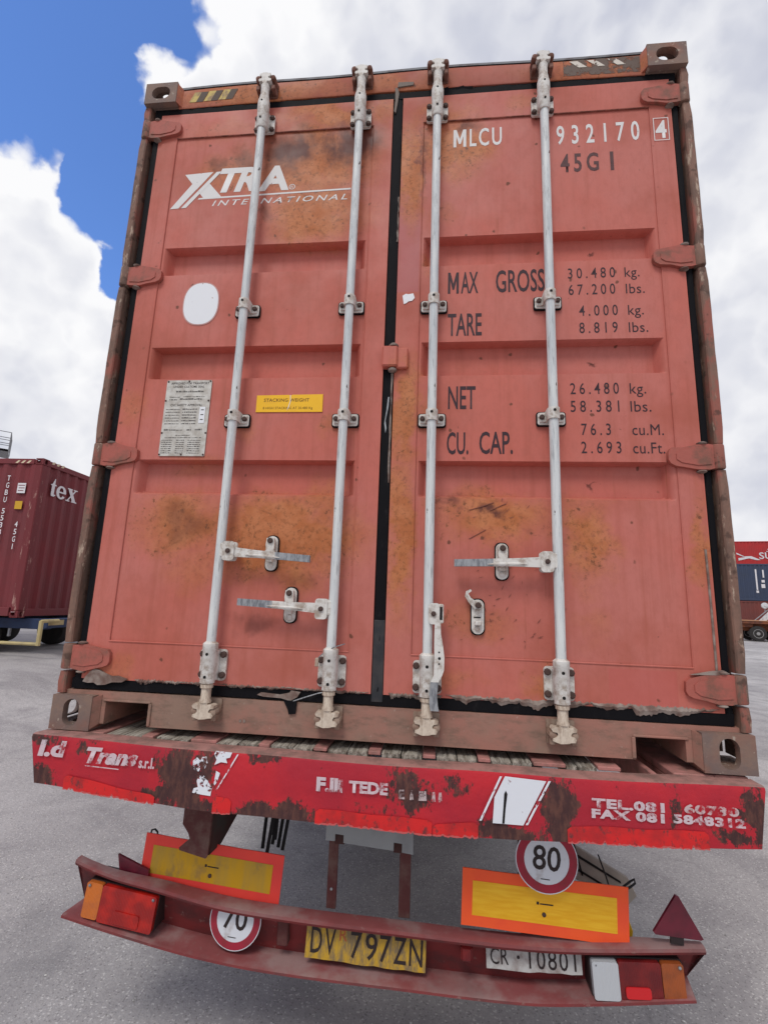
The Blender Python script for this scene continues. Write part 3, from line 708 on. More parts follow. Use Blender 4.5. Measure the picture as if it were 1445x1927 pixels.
for a, b2 in ((0, 0), (.9, 0), (1.8, 0), (2.9, 0), (4, 0), (0, 1), (0, 2), (1.8, 2), (4, 2)): MB().tube([P3(a, b2, bz), P3(a, b2, bz+1.06)], .025).build('post', M_STEEL, r)
for a, b2 in ((2.2, .3), (3.8, .3), (2.2, 1.7), (3.8, 1.7)): MB().tube([P3(a, b2, gh(-30, 0)), P3(a, b2, bz-.14)], .06).build('tower_leg', M_STEEL, r)
for k in range(7):
    z = .6+k*1.0
    MB().tube([P3(2.2, .3, z), P3(3.8, .3, z+1)], .03).build('brace', M_STEEL, r)
    MB().tube([P3(3.8, 1.7, z), P3(2.2, 1.7, z+1)], .03).build('brace', M_STEEL, r)

# ------------------------------------------------------------------ the loaded container
CW, CH, CL = 2.438, 2.896, 12.192
K = thing('shipping_container', (0, 0, ZB), 'weathered salmon red container with white locking rods, loaded on the red trailer', 'shipping container')
# corner castings
for (x0, x1, sd) in ((.010, .166, -1), (2.268, 2.428, 1)):
    for (z0, z1) in ((.002, .122), (2.768, 2.880)):
        b = MB(); cast_box(b, x0, x1, -.034, .144, z0, z1, -1, sd, (.031, .047) if z0 < 1 else (.045, .034), .028, (.004, .004) if sd > 0 and z0 < 1 else (.042, .034)); b.build('corner_casting', M_CAST, K)
        b = MB(); b.box(x0, x1, CL-.18, CL, z0, z1, .008); b.build('corner_casting', M_CAST, K)
# posts: an outer lip in lengths between the hinge knuckles, and a deep inner return
for sd in (-1, 1):
    def fx(x): return x if sd < 0 else CW-x
    b = MB(); b.box(min(fx(.012), fx(.05)), max(fx(.012), fx(.05)), .062, .14, .122, 2.778); b.build('corner_post', M_POST, K)
    zs = [.122, .205, .305, 1.008, 1.102, 1.822, 1.918, 2.595, 2.69, 2.778]
    for i in range(0, 10, 2):
        n = max(2, int((zs[i+1]-zs[i])/.06)); rr = random.Random(i*7+sd)
        rows = []
        for k in range(n+1):
            z = zs[i]+.003+(zs[i+1]-zs[i]-.006)*k/n; j = rr.uniform(-.0009, .0009); e_ = .003 if k in (0, n) else 0
            xo, xi = .003+j+e_, .036+rr.uniform(-.0012, .0012)
            P = [(xo, .062), (xo, -.012+e_), (xo+.004, -.017+e_), (xi-.004, -.017+e_), (xi, -.012+e_), (xi+.003, .062)]
            rows.append([(fx(x), y, z) for x, y in P])
        g = MB(); g.grid(rows); g.poly(rows[0]); g.poly(rows[-1]); g.build('post_lip', M_POST, K, angle=25)
    for X0, X1 in ((.010, .05),):
        b = MB(); b.box(min(fx(X0), fx(X1)), max(fx(X0), fx(X1)), CL-.14, CL-.01, .122, 2.778); b.build('corner_post', M_POST, K)
# walls, roof, floor
side = corr_rows(CL-.34, .278, .036, 0, 0)
for X, sg in ((.028, 1), (CW-.028, -1)):
    g = MB(); g.grid([[(X+sg*d, .16+a, z) for a, d in side] for z in (.16, 2.79)]); g.build('side_wall', M_RED, K, angle=20)
for X in (.012, CW-.072):
    MB().box(X, X+.06, .15, CL-.18, 2.79, 2.86, .006).build('top_rail', M_RED, K)
    MB().box(X, X+.05, .15, CL-.18, .03, .17, .006).build('bottom_rail', M_SILL, K)
g = MB(); g.grid([[(.072,   .10+a, 2.850-(.02 if d else 0)), (CW-.072, .10+a, 2.850-(.02 if d else 0))] for a, d in corr_rows(CL-.2, .21, .02, 0, 0)]); g.build('roof', M_RED, K, angle=20)
MB().box(.07, CW-.07, .12, CL-.1, .12, .16).build('floor', M_FRAME, K)
g = MB(); g.grid([[(.06+a, CL-.03-d, z) for a, d in corr_rows(CW-.12, .25, .04, 0, 0)] for z in (.14, 2.8)]); g.build('end_wall', M_RED, K, angle=20)
# header with its gutter edge
g = MB(); NX = 24
prof = [(.095, 2.764), (0, 2.764), (-.003, 2.770), (-.003, 2.862), (.004, 2.870), (.016, 2.874), (.10, 2.872)]
g.grid([[(.166+(2.268-.166)*k/NX, y, z+(.004*math.sin(k*.55)+.010*math.sin(math.pi*k/NX) if z > 2.8 else .010*math.sin(math.pi*k/NX))) for y, z in prof] for k in range(NX+1)])
g.build('header', M_RED, K)
M_GUT = mat('grey gutter edge', build=lambda n, v: dict(color=n.mix(n.mr(n.noise(v, 14, 4), .4, .66), (.22, .22, .23), (.12, .10, .10)), rough=.7))
g = MB(); g.grid([[(.17+(2.264-.17)*k/NX, y, z+.004*math.sin(k*.55)+.010*math.sin(math.pi*k/NX)) for y, z in ((-.006, 2.866), (-.006, 2.877), (.03, 2.879))] for k in range(NX+1)]); g.build('gutter', M_GUT, K)
# sill with the two pockets (front skin, top shelf, pocket linings)
def sill_top(x): return .136
g = MB()
yf = 0.0
def rect_face(x0, x1, z0, z1, y=yf): g.poly([(x0, y, z0), (x1, y, z0), (x1, y, z1), (x0, y, z1)])
rect_face(.15, .198, .022, .136); rect_face(.198, .368, .101, .136); rect_face(.368, 2.074, .020, .136); rect_face(2.074, 2.232, .090, .136); rect_face(2.232, 2.285, .022, .136)
g.poly([(.03, yf, .136), (2.41, yf, .136), (2.41, .06, .140), (.03, .06, .140)])
g.poly([(.03, yf, .122), (.15, yf, .122), (.15, yf, .136), (.03, yf, .136)]); g.poly([(2.285, yf, .122), (2.41, yf, .122), (2.41, yf, .136), (2.285, yf, .136)])
g.poly([(.368, yf, .020), (2.074, yf, .020), (2.074, .16, .020), (.368, .16, .020)])
for (a, c, zt) in ((.198, .368, .101), (2.074, 2.232, .090)):
    for X in (a, c): g.poly([(X, yf, .020), (X, yf, zt), (X, 2.2, zt), (X, 2.2, .020)])
    g.poly([(a, yf, zt), (c, yf, zt), (c, 2.2, zt), (a, 2.2, zt)]); g.poly([(a, 2.2, .02), (c, 2.2, .02), (c, 2.2, zt), (a, 2.2, zt)])
for (x0, x1) in ((.15, .198), (2.232, 2.285)): g.poly([(x0, yf, .022), (x1, yf, .022), (x1, .16, .022), (x0, .16, .022)])
g.build('sill', M_SILL, K, angle=20)
for (x0, x1, z0, z1) in ((.190, .376, .101, .109), (2.066, 2.240, .090, .098), (.368, .380, .024, .101), (2.062, 2.074, .024, .090)):
    MB().box(x0, x1, -.006, -.0015, z0, z1, .002).build('pocket_rim', M_SILL, K)
for sgn, xa, xb, xc in ((1, .166, .182, .2), (-1, 2.268, 2.252, 2.234)):   # chamfer between casting and sill
    g = MB(); g.poly([(xa, -.030, .006), (xb, -.002, .022), (xb, -.002, .122), (xa, -.030, .116)]); g.poly([(xa, -.030, .116), (xb, -.002, .122), (xb, .02, .124), (xa, .02, .120)]); g.poly([(xa, -.03, .006), (xb, -.002, .022), (xb, .03, .022), (xa, .03, .006)])
    g.build('casting_gusset', M_SILL, K)
    g = MB(); g.poly([(xa, -.030, 2.772), (xb, -.003, 2.770), (xb, -.003, 2.868), (xa, -.030, 2.874)]); g.poly([(xa, -.03, 2.772), (xb, -.003, 2.770), (xb, .05, 2.770), (xa, .05, 2.772)]); g.build('casting_gusset', M_RED, K)


# doors: one skin with recessed panel and three swaged grooves
def smooth(t): t = min(max(t, 0), 1); return t*t*(3-2*t)
DEPTH = {}
BANDS = ((1.882, 2.012), (1.392, 1.530), (.898, 1.034))
def door(name, x0, x1, p0, p1, m, lab):
    zb0, zb1, q0, q1 = .178, 2.733, .318, 2.595
    def xs_():
        L = [x0, p0-.0015, p0+.0015]
        L += [p0+.012, p0+.018, p0+.024, p0+.032, p0+.040, p0+.046, p0+.055]
        L += [p0+.06+(p1-p0-.12)*k/10 for k in range(11)]
        L += [p1-.055, p1-.046, p1-.040, p1-.032, p1-.024, p1-.018, p1-.012, p1-.0015, p1+.0015, x1]
        return L
    Z = [zb0, q0-.0015, q0+.0015]
    for a, b in reversed(BANDS): Z += [a-.008, a-.003, a+.002, a+.008, a+.016, a+.021, b-.009, b-.0065, b-.005, b-.0035, b-.0015, b+.0005, b+.002, b+.0045]
    Z += [q1-.0015, q1+.0015, zb1]
    zz = []
    for a, b in zip(Z, Z[1:]): zz += [a] + ([a+(b-a)*k/4 for k in range(1, 4)] if b-a > .06 else [])
    zz.append(zb1)
    rr = random.Random(len(name)+int(x0*100))
    ph = [rr.uniform(0, 6) for _ in range(4)]
    def depth(x, z):
        inside = p0 < x < p1 and q0 < z < q1
        d = .004 if inside else 0.0
        for a, b in BANDS:
            tz = min(smooth((z-(a-.004))/.022), smooth(((b+.004)-z)/.009)); tx = min(smooth((x-(p0+.012))/.034), smooth(((p1-.012)-x)/.034))
            d += .060*min(tz, tx)
        d += .0008+.0005*math.sin(x*5+ph[0])*math.sin(z*2.3+ph[1]) + .0003*math.sin(x*11+ph[2]+z*3)
        return d
    g = MB(); X = xs_()
    rows = [[(x, depth(x, z), z) for x in X] for z in zz]
    g.grid(rows)
    bk = .052
    g.grid([[(x, depth(x, zz[0]), zz[0]) for x in X], [(x, bk, zz[0]) for x in X]]); g.grid([[(x, depth(x, zz[-1]), zz[-1]) for x in X], [(x, bk, zz[-1]) for x in X]])
    g.grid([[(x0, depth(x0, z), z) for z in zz], [(x0, bk, z) for z in zz]]); g.grid([[(x1, depth(x1, z), z) for z in zz], [(x1, bk, z) for z in zz]])
    g.poly([(x0, bk, zb0), (x1, bk, zb0), (x1, bk, zb1), (x0, bk, zb1)])
    bmesh.ops.remove_doubles(g.b, verts=g.b.verts[:], dist=1e-5)
    o = g.build(name, m, K, angle=28); o['label'] = lab
    DEPTH[o.name] = depth
    return o
DL = door('door', .086, 1.187, .177, 1.103, M_DL, 'left door leaf with orange rust, white oval and data plate')
DR = door('door', 1.232, 2.362, 1.325, 2.275, M_DR, 'right door leaf with serial number and weight markings')
M_WELD = mat('rusty weld', build=lambda n, v: dict(color=n.mix(n.mr(n.noise(v, 18, 5, .65), .38, .6), (.15, .045, .03), (.32, .10, .07)), rough=.75))
def edge_trim(parent, m, x0, x1, p0, p1):    # weld beads round the panel
    for (a, b) in (((p0, .318), (p1, .318)), ((p0, 2.595), (p1, 2.595))):
        MB().tube([(a[0], .0005, a[1]), ((a[0]+b[0])/2, .0012, a[1]), (b[0], .0005, b[1])], .0032, 6).build('weld_seam', M_WELD if a[1] > 2 else m, parent)
    for x in (p0, p1):
        MB().tube([(x, .0015, .32), (x, .0015, 2.593)], .0026, 6).build('weld_seam', m, parent)
edge_trim(DL, M_DL, .086, 1.187, .177, 1.103); edge_trim(DR, M_DR, 1.232, 2.362, 1.325, 2.275)
# gaskets
for parent, x0, x1 in ((DL, .044, .092), (DR, 2.356, 2.396)):
    g = MB(); g.grid([[(x0, .055, z), (x0+.006, .020, z), (x0+.012, .006, z), ((x0+x1)/2+.002*math.sin(z*17), .003+.002*math.sin(z*23), z), (x1-.008, .004, z), (x1, .030, z)][::1 if x0 < 1 else 1] for z in [.14+2.62*k/40 for k in range(41)]]); g.build('gasket', M_RUB, parent)
for parent, x0, x1, z0, z1 in ((DL, .05, 1.205, .138, .182), (DR, 1.205, 2.39, .136, .182), (DL, .05, 1.2, 2.728, 2.772), (DR, 1.2, 2.39, 2.728, 2.772)):
    rr = random.Random(int(x0*50)+int(z0*9)); n = 44
    g = MB(); g.grid([[(x0+(x1-x0)*k/n, .045, z0), (x0+(x1-x0)*k/n, .003+rr.uniform(-.0015, .0015), z0+.003+rr.uniform(-.001, .001)), (x0+(x1-x0)*k/n, .003+rr.uniform(-.0015, .0015), z1-.004), (x0+(x1-x0)*k/n, .03, z1)] for k in range(n+1)])
    g.build('gasket', M_RUB, parent)
g = MB(); rr = random.Random(2); rows = []
for k in range(61):
    z = .15+2.60*k/60; a = rr.uniform(-.0012, .0012)
    rows.append([(1.183, .045, z), (1.190+a, .006, z), (1.212, .003+rr.uniform(-.002, .002), z), (1.229+a, .006, z), (1.236, .045, z)])
g.grid(rows); g.build('gasket', M_RUB, DR)
M_RUBD = mat('dusty rubber', build=lambda n, v: dict(color=n.mix(n.mr(n.noise(v, 16, 4), .4, .66), (.028, .029, .033), (.05, .046, .046)), rough=.6))
MB().box(1.188, 1.231, .002, .010, .15, .435, .003).build('gasket', M_RUBD, DR)
# torn rubber flaps
g = MB(); g.poly([(1.40, -.002, 2.765), (1.50, -.002, 2.800), (1.50, -.002, 2.772), (1.54, -.002, 2.768), (1.54, .006, 2.758), (1.40, .006, 2.758)]); g.build('torn_gasket', M_RUB, DR)
M_GFLAP = mat('grey rubber scrap', (.20, .165, .14), .8)
g = MB(); g.prism([(1.192, 2.66), (1.200, 2.655), (1.206, 2.70), (1.212, 2.755), (1.207, 2.785), (1.194, 2.79), (1.196, 2.72)], -.004, .004, .001); g.build('torn_gasket', M_GFLAP, DL)
g = MB(); g.prism([(1.205, 2.786), (1.275, 2.792), (1.278, 2.808), (1.208, 2.812)], -.009, -.003, .001); g.build('torn_gasket', M_GFLAP, DR)
g = MB(); g.prism([(.875, .142), (.925, .142), (.922, .098), (.898, .095), (.893, .112)], -.008, -.003, .001); g.build('torn_gasket', M_RUB, DL)
g = MB(); g.prism([(.775, .155), (.79, .164), (.86, .160), (.895, .168), (.90, .176), (.935, .172), (.925, .155), (.90, .140), (.865, .148), (.80, .150)], -.006, -.001, .001); g.build('seal_scrap', M_SEAL, DL)
MB().tube([(.91, -.006, .140), (.95, -.01, .155), (1.0, -.008, .172), (1.03, -.006, .178)], .0022, 5).build('seal_wire', M_GALV, DL)
# dried sealant along the lower door edges
def ragged(x0, x1, zt, zb, amp, seed, parent, y=-.002, n=150):
    rr = random.Random(seed); h = 0; rows = []
    for k in range(n+1):
        x = x0+(x1-x0)*k/n; h = .55*h+rr.uniform(-amp, amp)*(2.2 if rr.random() < .12 else 1); t = smooth(min(k, n-k)/8)
        zt_ = zt+rr.uniform(-.003, .005)*t; zb_ = zt-max(.0005, (zt-zb+h)*t*(.30+.45*(math.sin(x*17+seed)*.5+.5)+.35*(math.sin(x*53+seed)*.5+.5)))
        rows.append([(x, y+.004, zt_), (x, y-.003, (zt_+zb_)/2), (x, y+.002, min(zb_, zt_-.001))])
    g = MB(); g.grid(rows); g.build('sealant', M_SEAL, parent)
ragged(1.45, 2.345, .190, .160, .006, 3, DR); ragged(1.25, 1.44, .186, .170, .004, 4, DR); ragged(.30, .60, .184, .172, .003, 9, DL); ragged(.62, 1.18, .184, .174, .003, 8, DL)
g = MB(); P = [(.10, .168), (.108, .185), (.125, .205), (.14, .214), (.16, .212), (.185, .20), (.21, .192), (.235, .194), (.275, .184), (.255, .172), (.215, .170), (.19, .160), (.16, .158), (.145, .166), (.12, .164)]
g.prism(P, -.010, -.001, .004, 2); g.build('sealant', M_SEAL, DL)
g = MB(); g.tube([(2.345, .0, .72), (2.347, -.001, .5), (2.347, -.001, .33), (2.346, -.002, .305)], .004, 6); g.build('sealant', M_SEAL, DR)
g = MB(); g.prism([(2.26, .298), (2.33, .312), (2.362, .316), (2.38, .306), (2.34, .300)], -.016, -.002, .002); g.build('sealant', M_SEAL, DR)
for i, (x, z0, z1) in enumerate(((1.2235, .95, 1.40), (1.2265, 2.0, 2.22))):
    rr = random.Random(i); n = 14
    MB().tube([(x+rr.uniform(-.0015, .0015), .004, z0+(z1-z0)*k/n) for k in range(n+1)], [.0015+rr.uniform(0, .003) for k in range(n+1)], 5).build('sealant', M_SEAL, DR)
MB().prism([(1.204, 1.20), (1.214, 1.26), (1.216, 1.30), (1.211, 1.30), (1.207, 1.255), (1.200, 1.19), (1.205, 1.15), (1.209, 1.17)], .002, .009, .001).build('sealant', M_GALV, DR)
# hinges
def hinge(z, sd, seed, parent, m):
    rr = random.Random(seed)
    def fx(x): return x if sd < 0 else CW-x
    j = [rr.uniform(-.003, .003) for _ in range(12)]
    out = [(.030, -.040), (.028, .040), (.060, .044+j[0]), (.100, .046+j[1]), (.150, .036+j[2]), (.186, .030+j[3]), (.197, .018), (.199, -.012), (.192, -.026), (.175, -.034+j[4]), (.135, -.040+j[5]), (.100, -.050+j[6]), (.06, -.048+j[7])]
    b = MB(); b.prism([(fx(x), zz+z) for x, zz in out], -.015, .004, .005, 2)
    b.prism([(fx(x), zz+z) for x, zz in ((.055, -.030), (.055, .030), (.10, .034), (.155, .022), (.172, .010), (.172, -.012), (.155, -.024), (.10, -.034))], -.018, -.012, .0025, 2)
    o = b.build('hinge', m, parent, angle=40)
    b = MB(); b.lathe([(.012, -.047), (.020, -.045), (.022, -.04), (.022, .04), (.020, .045), (.012, .047)], (fx(.026), -.004, z), 'z', 14); b.box(min(fx(.006), fx(.030)), max(fx(.006), fx(.030)), -.014, .062, z-.043, z+.043, .006); b.build('knuckle', M_POST, K)
    b = MB(); b.lathe([(.004, .044), (.016, .047), (.018, .052), (.010, .056)], (fx(.078), -.006, z), 'z', 10); b.build('hinge_pin', M_SEAL, parent); b = MB(); b.lathe([(.010, -.060), (.018, -.056), (.016, -.052), (.004, -.048)], (fx(.085), -.004, z), 'z', 10); b.build('hinge_pin', M_SEAL, parent)
for i, z in enumerate((2.642, 1.872, 1.055, .257)):
    hinge(z, -1, i, DL, M_HINGE); hinge(z, 1, i+20, DR, M_HINGE)
# centre keeper across the gap
b = MB(); b.box(1.184, 1.246, -.030, .010, 1.418, 1.506, .006); b.box(1.236, 1.287, -.018, .002, 1.414, 1.502, .005); b.build('door_keeper', M_DR, K)
b = MB(); b.lathe([(.006, 1.506), (.018, 1.508), (.020, 1.513), (.012, 1.520), (.004, 1.521)], (1.228, -.012, 0), 'z', 12); b.lathe([(.004, 1.400), (.016, 1.403), (.018, 1.41), (.01, 1.416)], (1.226, -.010, 0), 'z', 12); b.build('keeper_pin', M_SEAL, K)
# lettering: serial, weights
Y0 = .0022
def big_m(x0, x1, z0, h, w, m):
    c = (x0+x1)/2; g = MB()
    P = [(x0, z0), (x0+w, z0), (x0+w, z0+h*.62), (c-w*.35, z0+h*.18), (c+w*.35, z0+h*.18), (x1-w, z0+h*.62), (x1-w, z0), (x1, z0), (x1, z0+h), (x1-w*1.05, z0+h), (c, z0+h*.46), (x0+w*1.05, z0+h), (x0, z0+h)]
    V = [g.b.verts.new((x, Y0, z)) for x, z in P]
    for q in ((0, 1, 2, 11, 12), (2, 3, 10, 11), (3, 4, 10), (4, 5, 9, 10), (5, 6, 7, 8, 9)): g._f([V[i] for i in q])
    return lay(g.build('lettering', m, DR))
def lay(o, lift=.0008):                      # print lies on the sheet
    f = DEPTH[o.parent.name]
    for v in o.data.vertices: v.co.y = f(v.co.x, v.co.z)-lift
    return o
def L(txt, x0, x1, z0, cap, m=M_BLACK, bold=.012, sp=1.0, parent=None, shear=0): return lay(lettering(txt, x0, x1, z0, cap, Y0, m, parent or DR, bold, shear, sp))
big_m(1.457, 1.512, 2.458, .090, .0125, M_WHITE); L('LCU', 1.527, 1.664, 2.458, .090, M_WHITE, .014, 1.25)
L('932170', 1.893, 2.230, 2.440, .094, M_WHITE, .014, 1.7)
L('4', 2.292, 2.336, 2.436, .088, M_WHITE, .022)
for (x0, x1, z0, z1) in ((2.284, 2.345, 2.424, 2.427), (2.284, 2.345, 2.533, 2.536), (2.284, 2.287, 2.427, 2.533), (2.342, 2.345, 2.427, 2.533)):
    g = MB(); g.poly([(x0, -.0022, z0), (x1, -.0022, z0), (x1, -.0022, z1), (x0, -.0022, z1)]); g.build('lettering', M_WHITE, DR)
L('45G', 1.905, 2.060, 2.300, .090, M_FADED, .02, 1.4); L('1', 2.106, 2.120, 2.298, .092, M_FADED, .004)
big_m(1.441, 1.485, 1.749, .097, .0095, M_BLACK); L('AX', 1.494, 1.563, 1.749, .097); L('GROSS', 1.634, 1.826, 1.749, .099)
L('TARE', 1.442, 1.577, 1.560, .098); L('NET', 1.447, 1.553, 1.248, .095)
L('CU.', 1.444, 1.526, 1.065, .088); L('CAP.', 1.567, 1.692, 1.067, .088)
for a, x0, x1, z, u, ux0, ux1 in (('30.480', 1.918, 2.099, 1.800, 'kg.', 2.135, 2.191), ('67.200', 1.918, 2.096, 1.727, 'lbs.', 2.136, 2.206),
                                  ('4.000', 1.955, 2.101, 1.634, 'kg.', 2.139, 2.197), ('8.819', 1.953, 2.097, 1.560, 'lbs.', 2.138, 2.209),
                                  ('26.480', 1.910, 2.088, 1.306, 'kg.', 2.127, 2.186), ('58.381', 1.909, 2.086, 1.234, 'lbs.', 2.126, 2.200),
                                  ('76.3', 1.945, 2.051, 1.142, 'cu.M.', 2.127, 2.238), ('2.693', 1.942, 2.085, 1.071, 'cu.Ft.', 2.126, 2.238)):
    L(a, x0, x1, z, .045, M_BLACK, .004, 1.5); L(u, ux0, ux1, z, .042, M_BLACK, 0, 1.05)
# brand name on the left leaf
L('TR', .405, .585, 2.292, .128, M_WHITE, .042, .92, DL, .30); L('A', .590, .733, 2.288, .130, M_WHITE, .042, 1, DL, .08)
Yw = Y0
g = MB()
def qd(*p): g.poly([(x, Yw, z) for x, z in p])
qd((.238, 2.398), (.312, 2.402), (.425, 2.268), (.340, 2.266)); lay(g.build('lettering', M_WHITE, DL))
Yw = Y0-.0006; g = MB(); qd((.186, 2.218), (.225, 2.220), (.372, 2.404), (.318, 2.402)); lay(g.build('lettering', M_WHITE, DL), .0013); g = MB(); qd((.237, 2.220), (.262, 2.222), (.412, 2.405), (.388, 2.404)); lay(g.build('lettering', M_WHITE, DL), .0013)
g = MB(); Yw = 0; qd((.226, 2.218), (.236, 2.218), (.387, 2.404), (.374, 2.404)); lay(g.build('lettering', M_DL, DL), .0016)
Yw = Y0; g = MB(); qd((.313, 2.262), (.318, 2.270), (1.014, 2.281), (1.014, 2.273)); lay(g.build('lettering', M_WHITE, DL))
L('INTERNATIONAL', .383, 1.000, 2.224, .028, M_WHITE, .006, 1.35, DL, .3)
g = MB(); g.grid([[(x, Y0, z) for x, z in oval(.748, 2.303, .014, .014, 20)+[(.762, 2.303)]], [(x, Y0, z) for x, z in oval(.748, 2.303, .011, .011, 20)+[(.759, 2.303)]]]); lay(g.build('lettering', M_WHITE, DL)); L('R', .743, .754, 2.297, .012, M_WHITE, 0, 1, DL)
# white oval, yellow stacking label, data plate
P = [(.386+.077*math.copysign(abs(math.cos(a))**.86, math.cos(a)), 1.737+.098*math.copysign(abs(math.sin(a))**.82, math.sin(a))) for a in [2*math.pi*k/40 for k in range(40)]]
MB().prism(P, .0018, .0034).build('oval_sticker', M_OVAL, DL)
P = [(.386+.082*math.copysign(abs(math.cos(a))**.86, math.cos(a)), 1.737+.103*math.copysign(abs(math.sin(a))**.82, math.sin(a))) for a in [2*math.pi*k/40 for k in range(40)]]
MB().prism(P, .0026, .0036).build('sticker_edge', mat('faded pink edge', (.55, .30, .27), .6), DL)
MB().prism([(.674, 1.239), (.949, 1.239), (.948, 1.314), (.822, 1.313), (.815, 1.309), (.808, 1.3125), (.674, 1.311)], .0012, .0034).build('stacking_label', M_YEL, DL)
lettering('STACKING WEIGHT', .705, .893, 1.283, .014, .0008, M_INKB, DL, .012, 0, 1.05); lettering('8 HIGH STACKING AT 30.480 Kg', .703, .908, 1.251, .010, .0008, M_INKB, DL, .004, 0, 1.05)
MB().prism([(.8085, 1.262), (.8145, 1.285), (.813, 1.311), (.8155, 1.311), (.8165, 1.284), (.8105, 1.259), (.803, 1.243)], .0002, .0007).build('crease', M_OVAL, DL)
pl = MB().prism(rrect(.281, .476, 1.052, 1.381, .003, 1), -.0006, .0034).build('approval_plate', M_PLATE, DL)
pr = lambda t, x0, x1, z, c, b_=.01: lettering(t, x0, x1, z, c, -.0010, M_INK, DL, b_, 0, 1.05)
pr('APPROVED FOR TRANSPORT', .300, .466, 1.362, .0095); pr('UNDER CUSTOMS SEAL', .312, .446, 1.347, .0095); pr('CSC SAFETY APPROVAL', .308, .445, 1.266, .0095)
rr = random.Random(5); g = MB()
M_PRT = mat('blurred engraved print', (.12, .11, .10), .6)
for z, x0, x1, th in [(1.327, .325, .445, .008), (1.304, .300, .345, .004), (1.306, .36, .452, .004), (1.292, .300, .335, .007), (1.294, .345, .44, .007)] + [(1.250-.0125*i, .29, .352, .004) for i in range(6)] + [(1.250-.0125*i, .362, .425, .006) for i in range(6)] + [(1.160, .292, .312, .008), (1.160, .315, .37, .006), (1.160, .39, .41, .007), (1.161, .425, .455, .008), (1.138, .345, .405, .004), (1.128, .30, .455, .004)] + [(1.117-.009*i, a, a+w, .0045) for i in range(7) for a, w in ((.288, .045), (.35, .035), (.40, .055))]:
    x = x0
    while x < x1:
        w = rr.uniform(.003, .012); hh = th*rr.uniform(.5, 1.0); g.poly([(x, -.0009, z), (min(x+w, x1), -.0009, z), (min(x+w, x1), -.0009, z+hh), (x, -.0009, z+hh)]); x += w+rr.uniform(.0008, .003)
g.build('print', M_PRT, DL, kind='stuff')
MB().box(.437, .461, -.0024, -.0008, 1.192, 1.262).build('white_tab', M_OVAL, DL)
for z in (1.247, 1.226, 1.205): MB().box(.443, .455, -.0030, -.0026, z, z+.004).build('print', M_PRT, DL)
g = MB()
for x, z in ((.287, 1.375), (.378, 1.376), (.47, 1.376), (.285, 1.29), (.47, 1.29), (.285, 1.15), (.472, 1.15), (.285, 1.058), (.378, 1.058), (.471, 1.058)): g.lathe([(.004, 0), (.0038, -.002), (.001, -.0032)], (x, -.0006, z), 'y', 8)
g.build('rivet', M_BOLT, DL)
MB().prism([(1.256, 1.742), (1.262, 1.704), (1.272, 1.708), (1.281, 1.716), (1.296, 1.718), (1.306, 1.731), (1.300, 1.752), (1.28, 1.748), (1.27, 1.751)], -.002, .0, .0005).build('sticker_remnant', M_OVAL, DR)
# scratches as thin gouges
M_SCR = mat('bare scratch', (.22, .075, .055), .7)
rr = random.Random(11)
for parent, cx, cz, rx, rz, n_ in ((DR, 1.66, .55, .12, .12, 26), (DR, 1.60, .84, .18, .05, 10), (DR, 1.28, 2.15, .03, .08, 4), (DL, 1.15, 1.95, .02, .12, 4), (DR, 1.66, .38, .16, .03, 8), (DL, 1.15, .70, .03, .4, 4)):
    g = MB()
    for k in range(n_):
        x, z = cx+rr.uniform(-rx, rx), cz+rr.uniform(-rz, rz); a = rr.choice((.5, .7, 2.2, 1.2, 1.9))+rr.uniform(-.3, .3); l = rr.uniform(.003, .013); w = rr.uniform(.0007, .002)
        ca, sa = math.cos(a), math.sin(a)
        g.poly([(x-ca*l, .0016, z-sa*l), (x+sa*w, .0016, z-ca*w), (x+ca*l, .0016, z+sa*l), (x-sa*w, .0016, z+ca*w)])
    g.build('scratch', M_SCR, parent, kind='stuff')
for (x, z, pts) in ((1.62, .86, ((-.09, -.012), (-.05, .0), (0, .018))), (1.665, .855, ((-.06, -.008), (0, .02))), (1.56, .76, ((-.03, -.02), (.03, .015)))):
    MB().tube([(x+a, .0025, z+b_) for a, b_ in pts], .0014, 5).build('gouge', M_SCR, DR)
# hazard stripes on the header
M_HY = mat('worn hazard yellow', build=lambda n, v: dict(color=n.mix(n.mr(n.noise(v, 30, 5), .45, .66), (.58, .44, .14), (.30, .20, .12)), rough=.7))
M_HB = mat('worn hazard black', (.10, .07, .055), .7)
for k in range(3):
    for dx, m_ in ((0, M_HY), (.034, M_HB)):
        x = .215+k*.072+dx; g = MB(); g.poly([(x, -.0046, 2.792+.002*k), (x+.034, -.0046, 2.792+.002*k), (x+.058, -.0046, 2.848+.002*k), (x+.024, -.0046, 2.848+.002*k)]); g.build('hazard_stripe', m_, K)
M_HW = worn('flaked white stripe', (.66, .60, .52), .52, .58, 26)
g = MB(); g.poly([(1.93, -.0042, 2.782), (2.25, -.0042, 2.778), (2.25, -.0042, 2.860), (1.93, -.0042, 2.866)])
g.build('hazard_stripe', worn('brown flaked band', (.13, .09, .07), .46, .58, 14, 1), K)
for x in (1.955, 2.03, 2.115): g = MB(); g.poly([(x, -.0052, 2.857), (x+.035, -.0052, 2.857), (x+.075, -.0052, 2.822), (x+.04, -.0052, 2.822)]); g.build('hazard_stripe', M_HW, K)
for x, z in ((.72, .062), (.735, .062)): MB().prism(rrect(x-.004, x+.004, z-.005, z+.005, .002, 2), -.002, -.0006).build('paint_speck', M_SEAL, K)

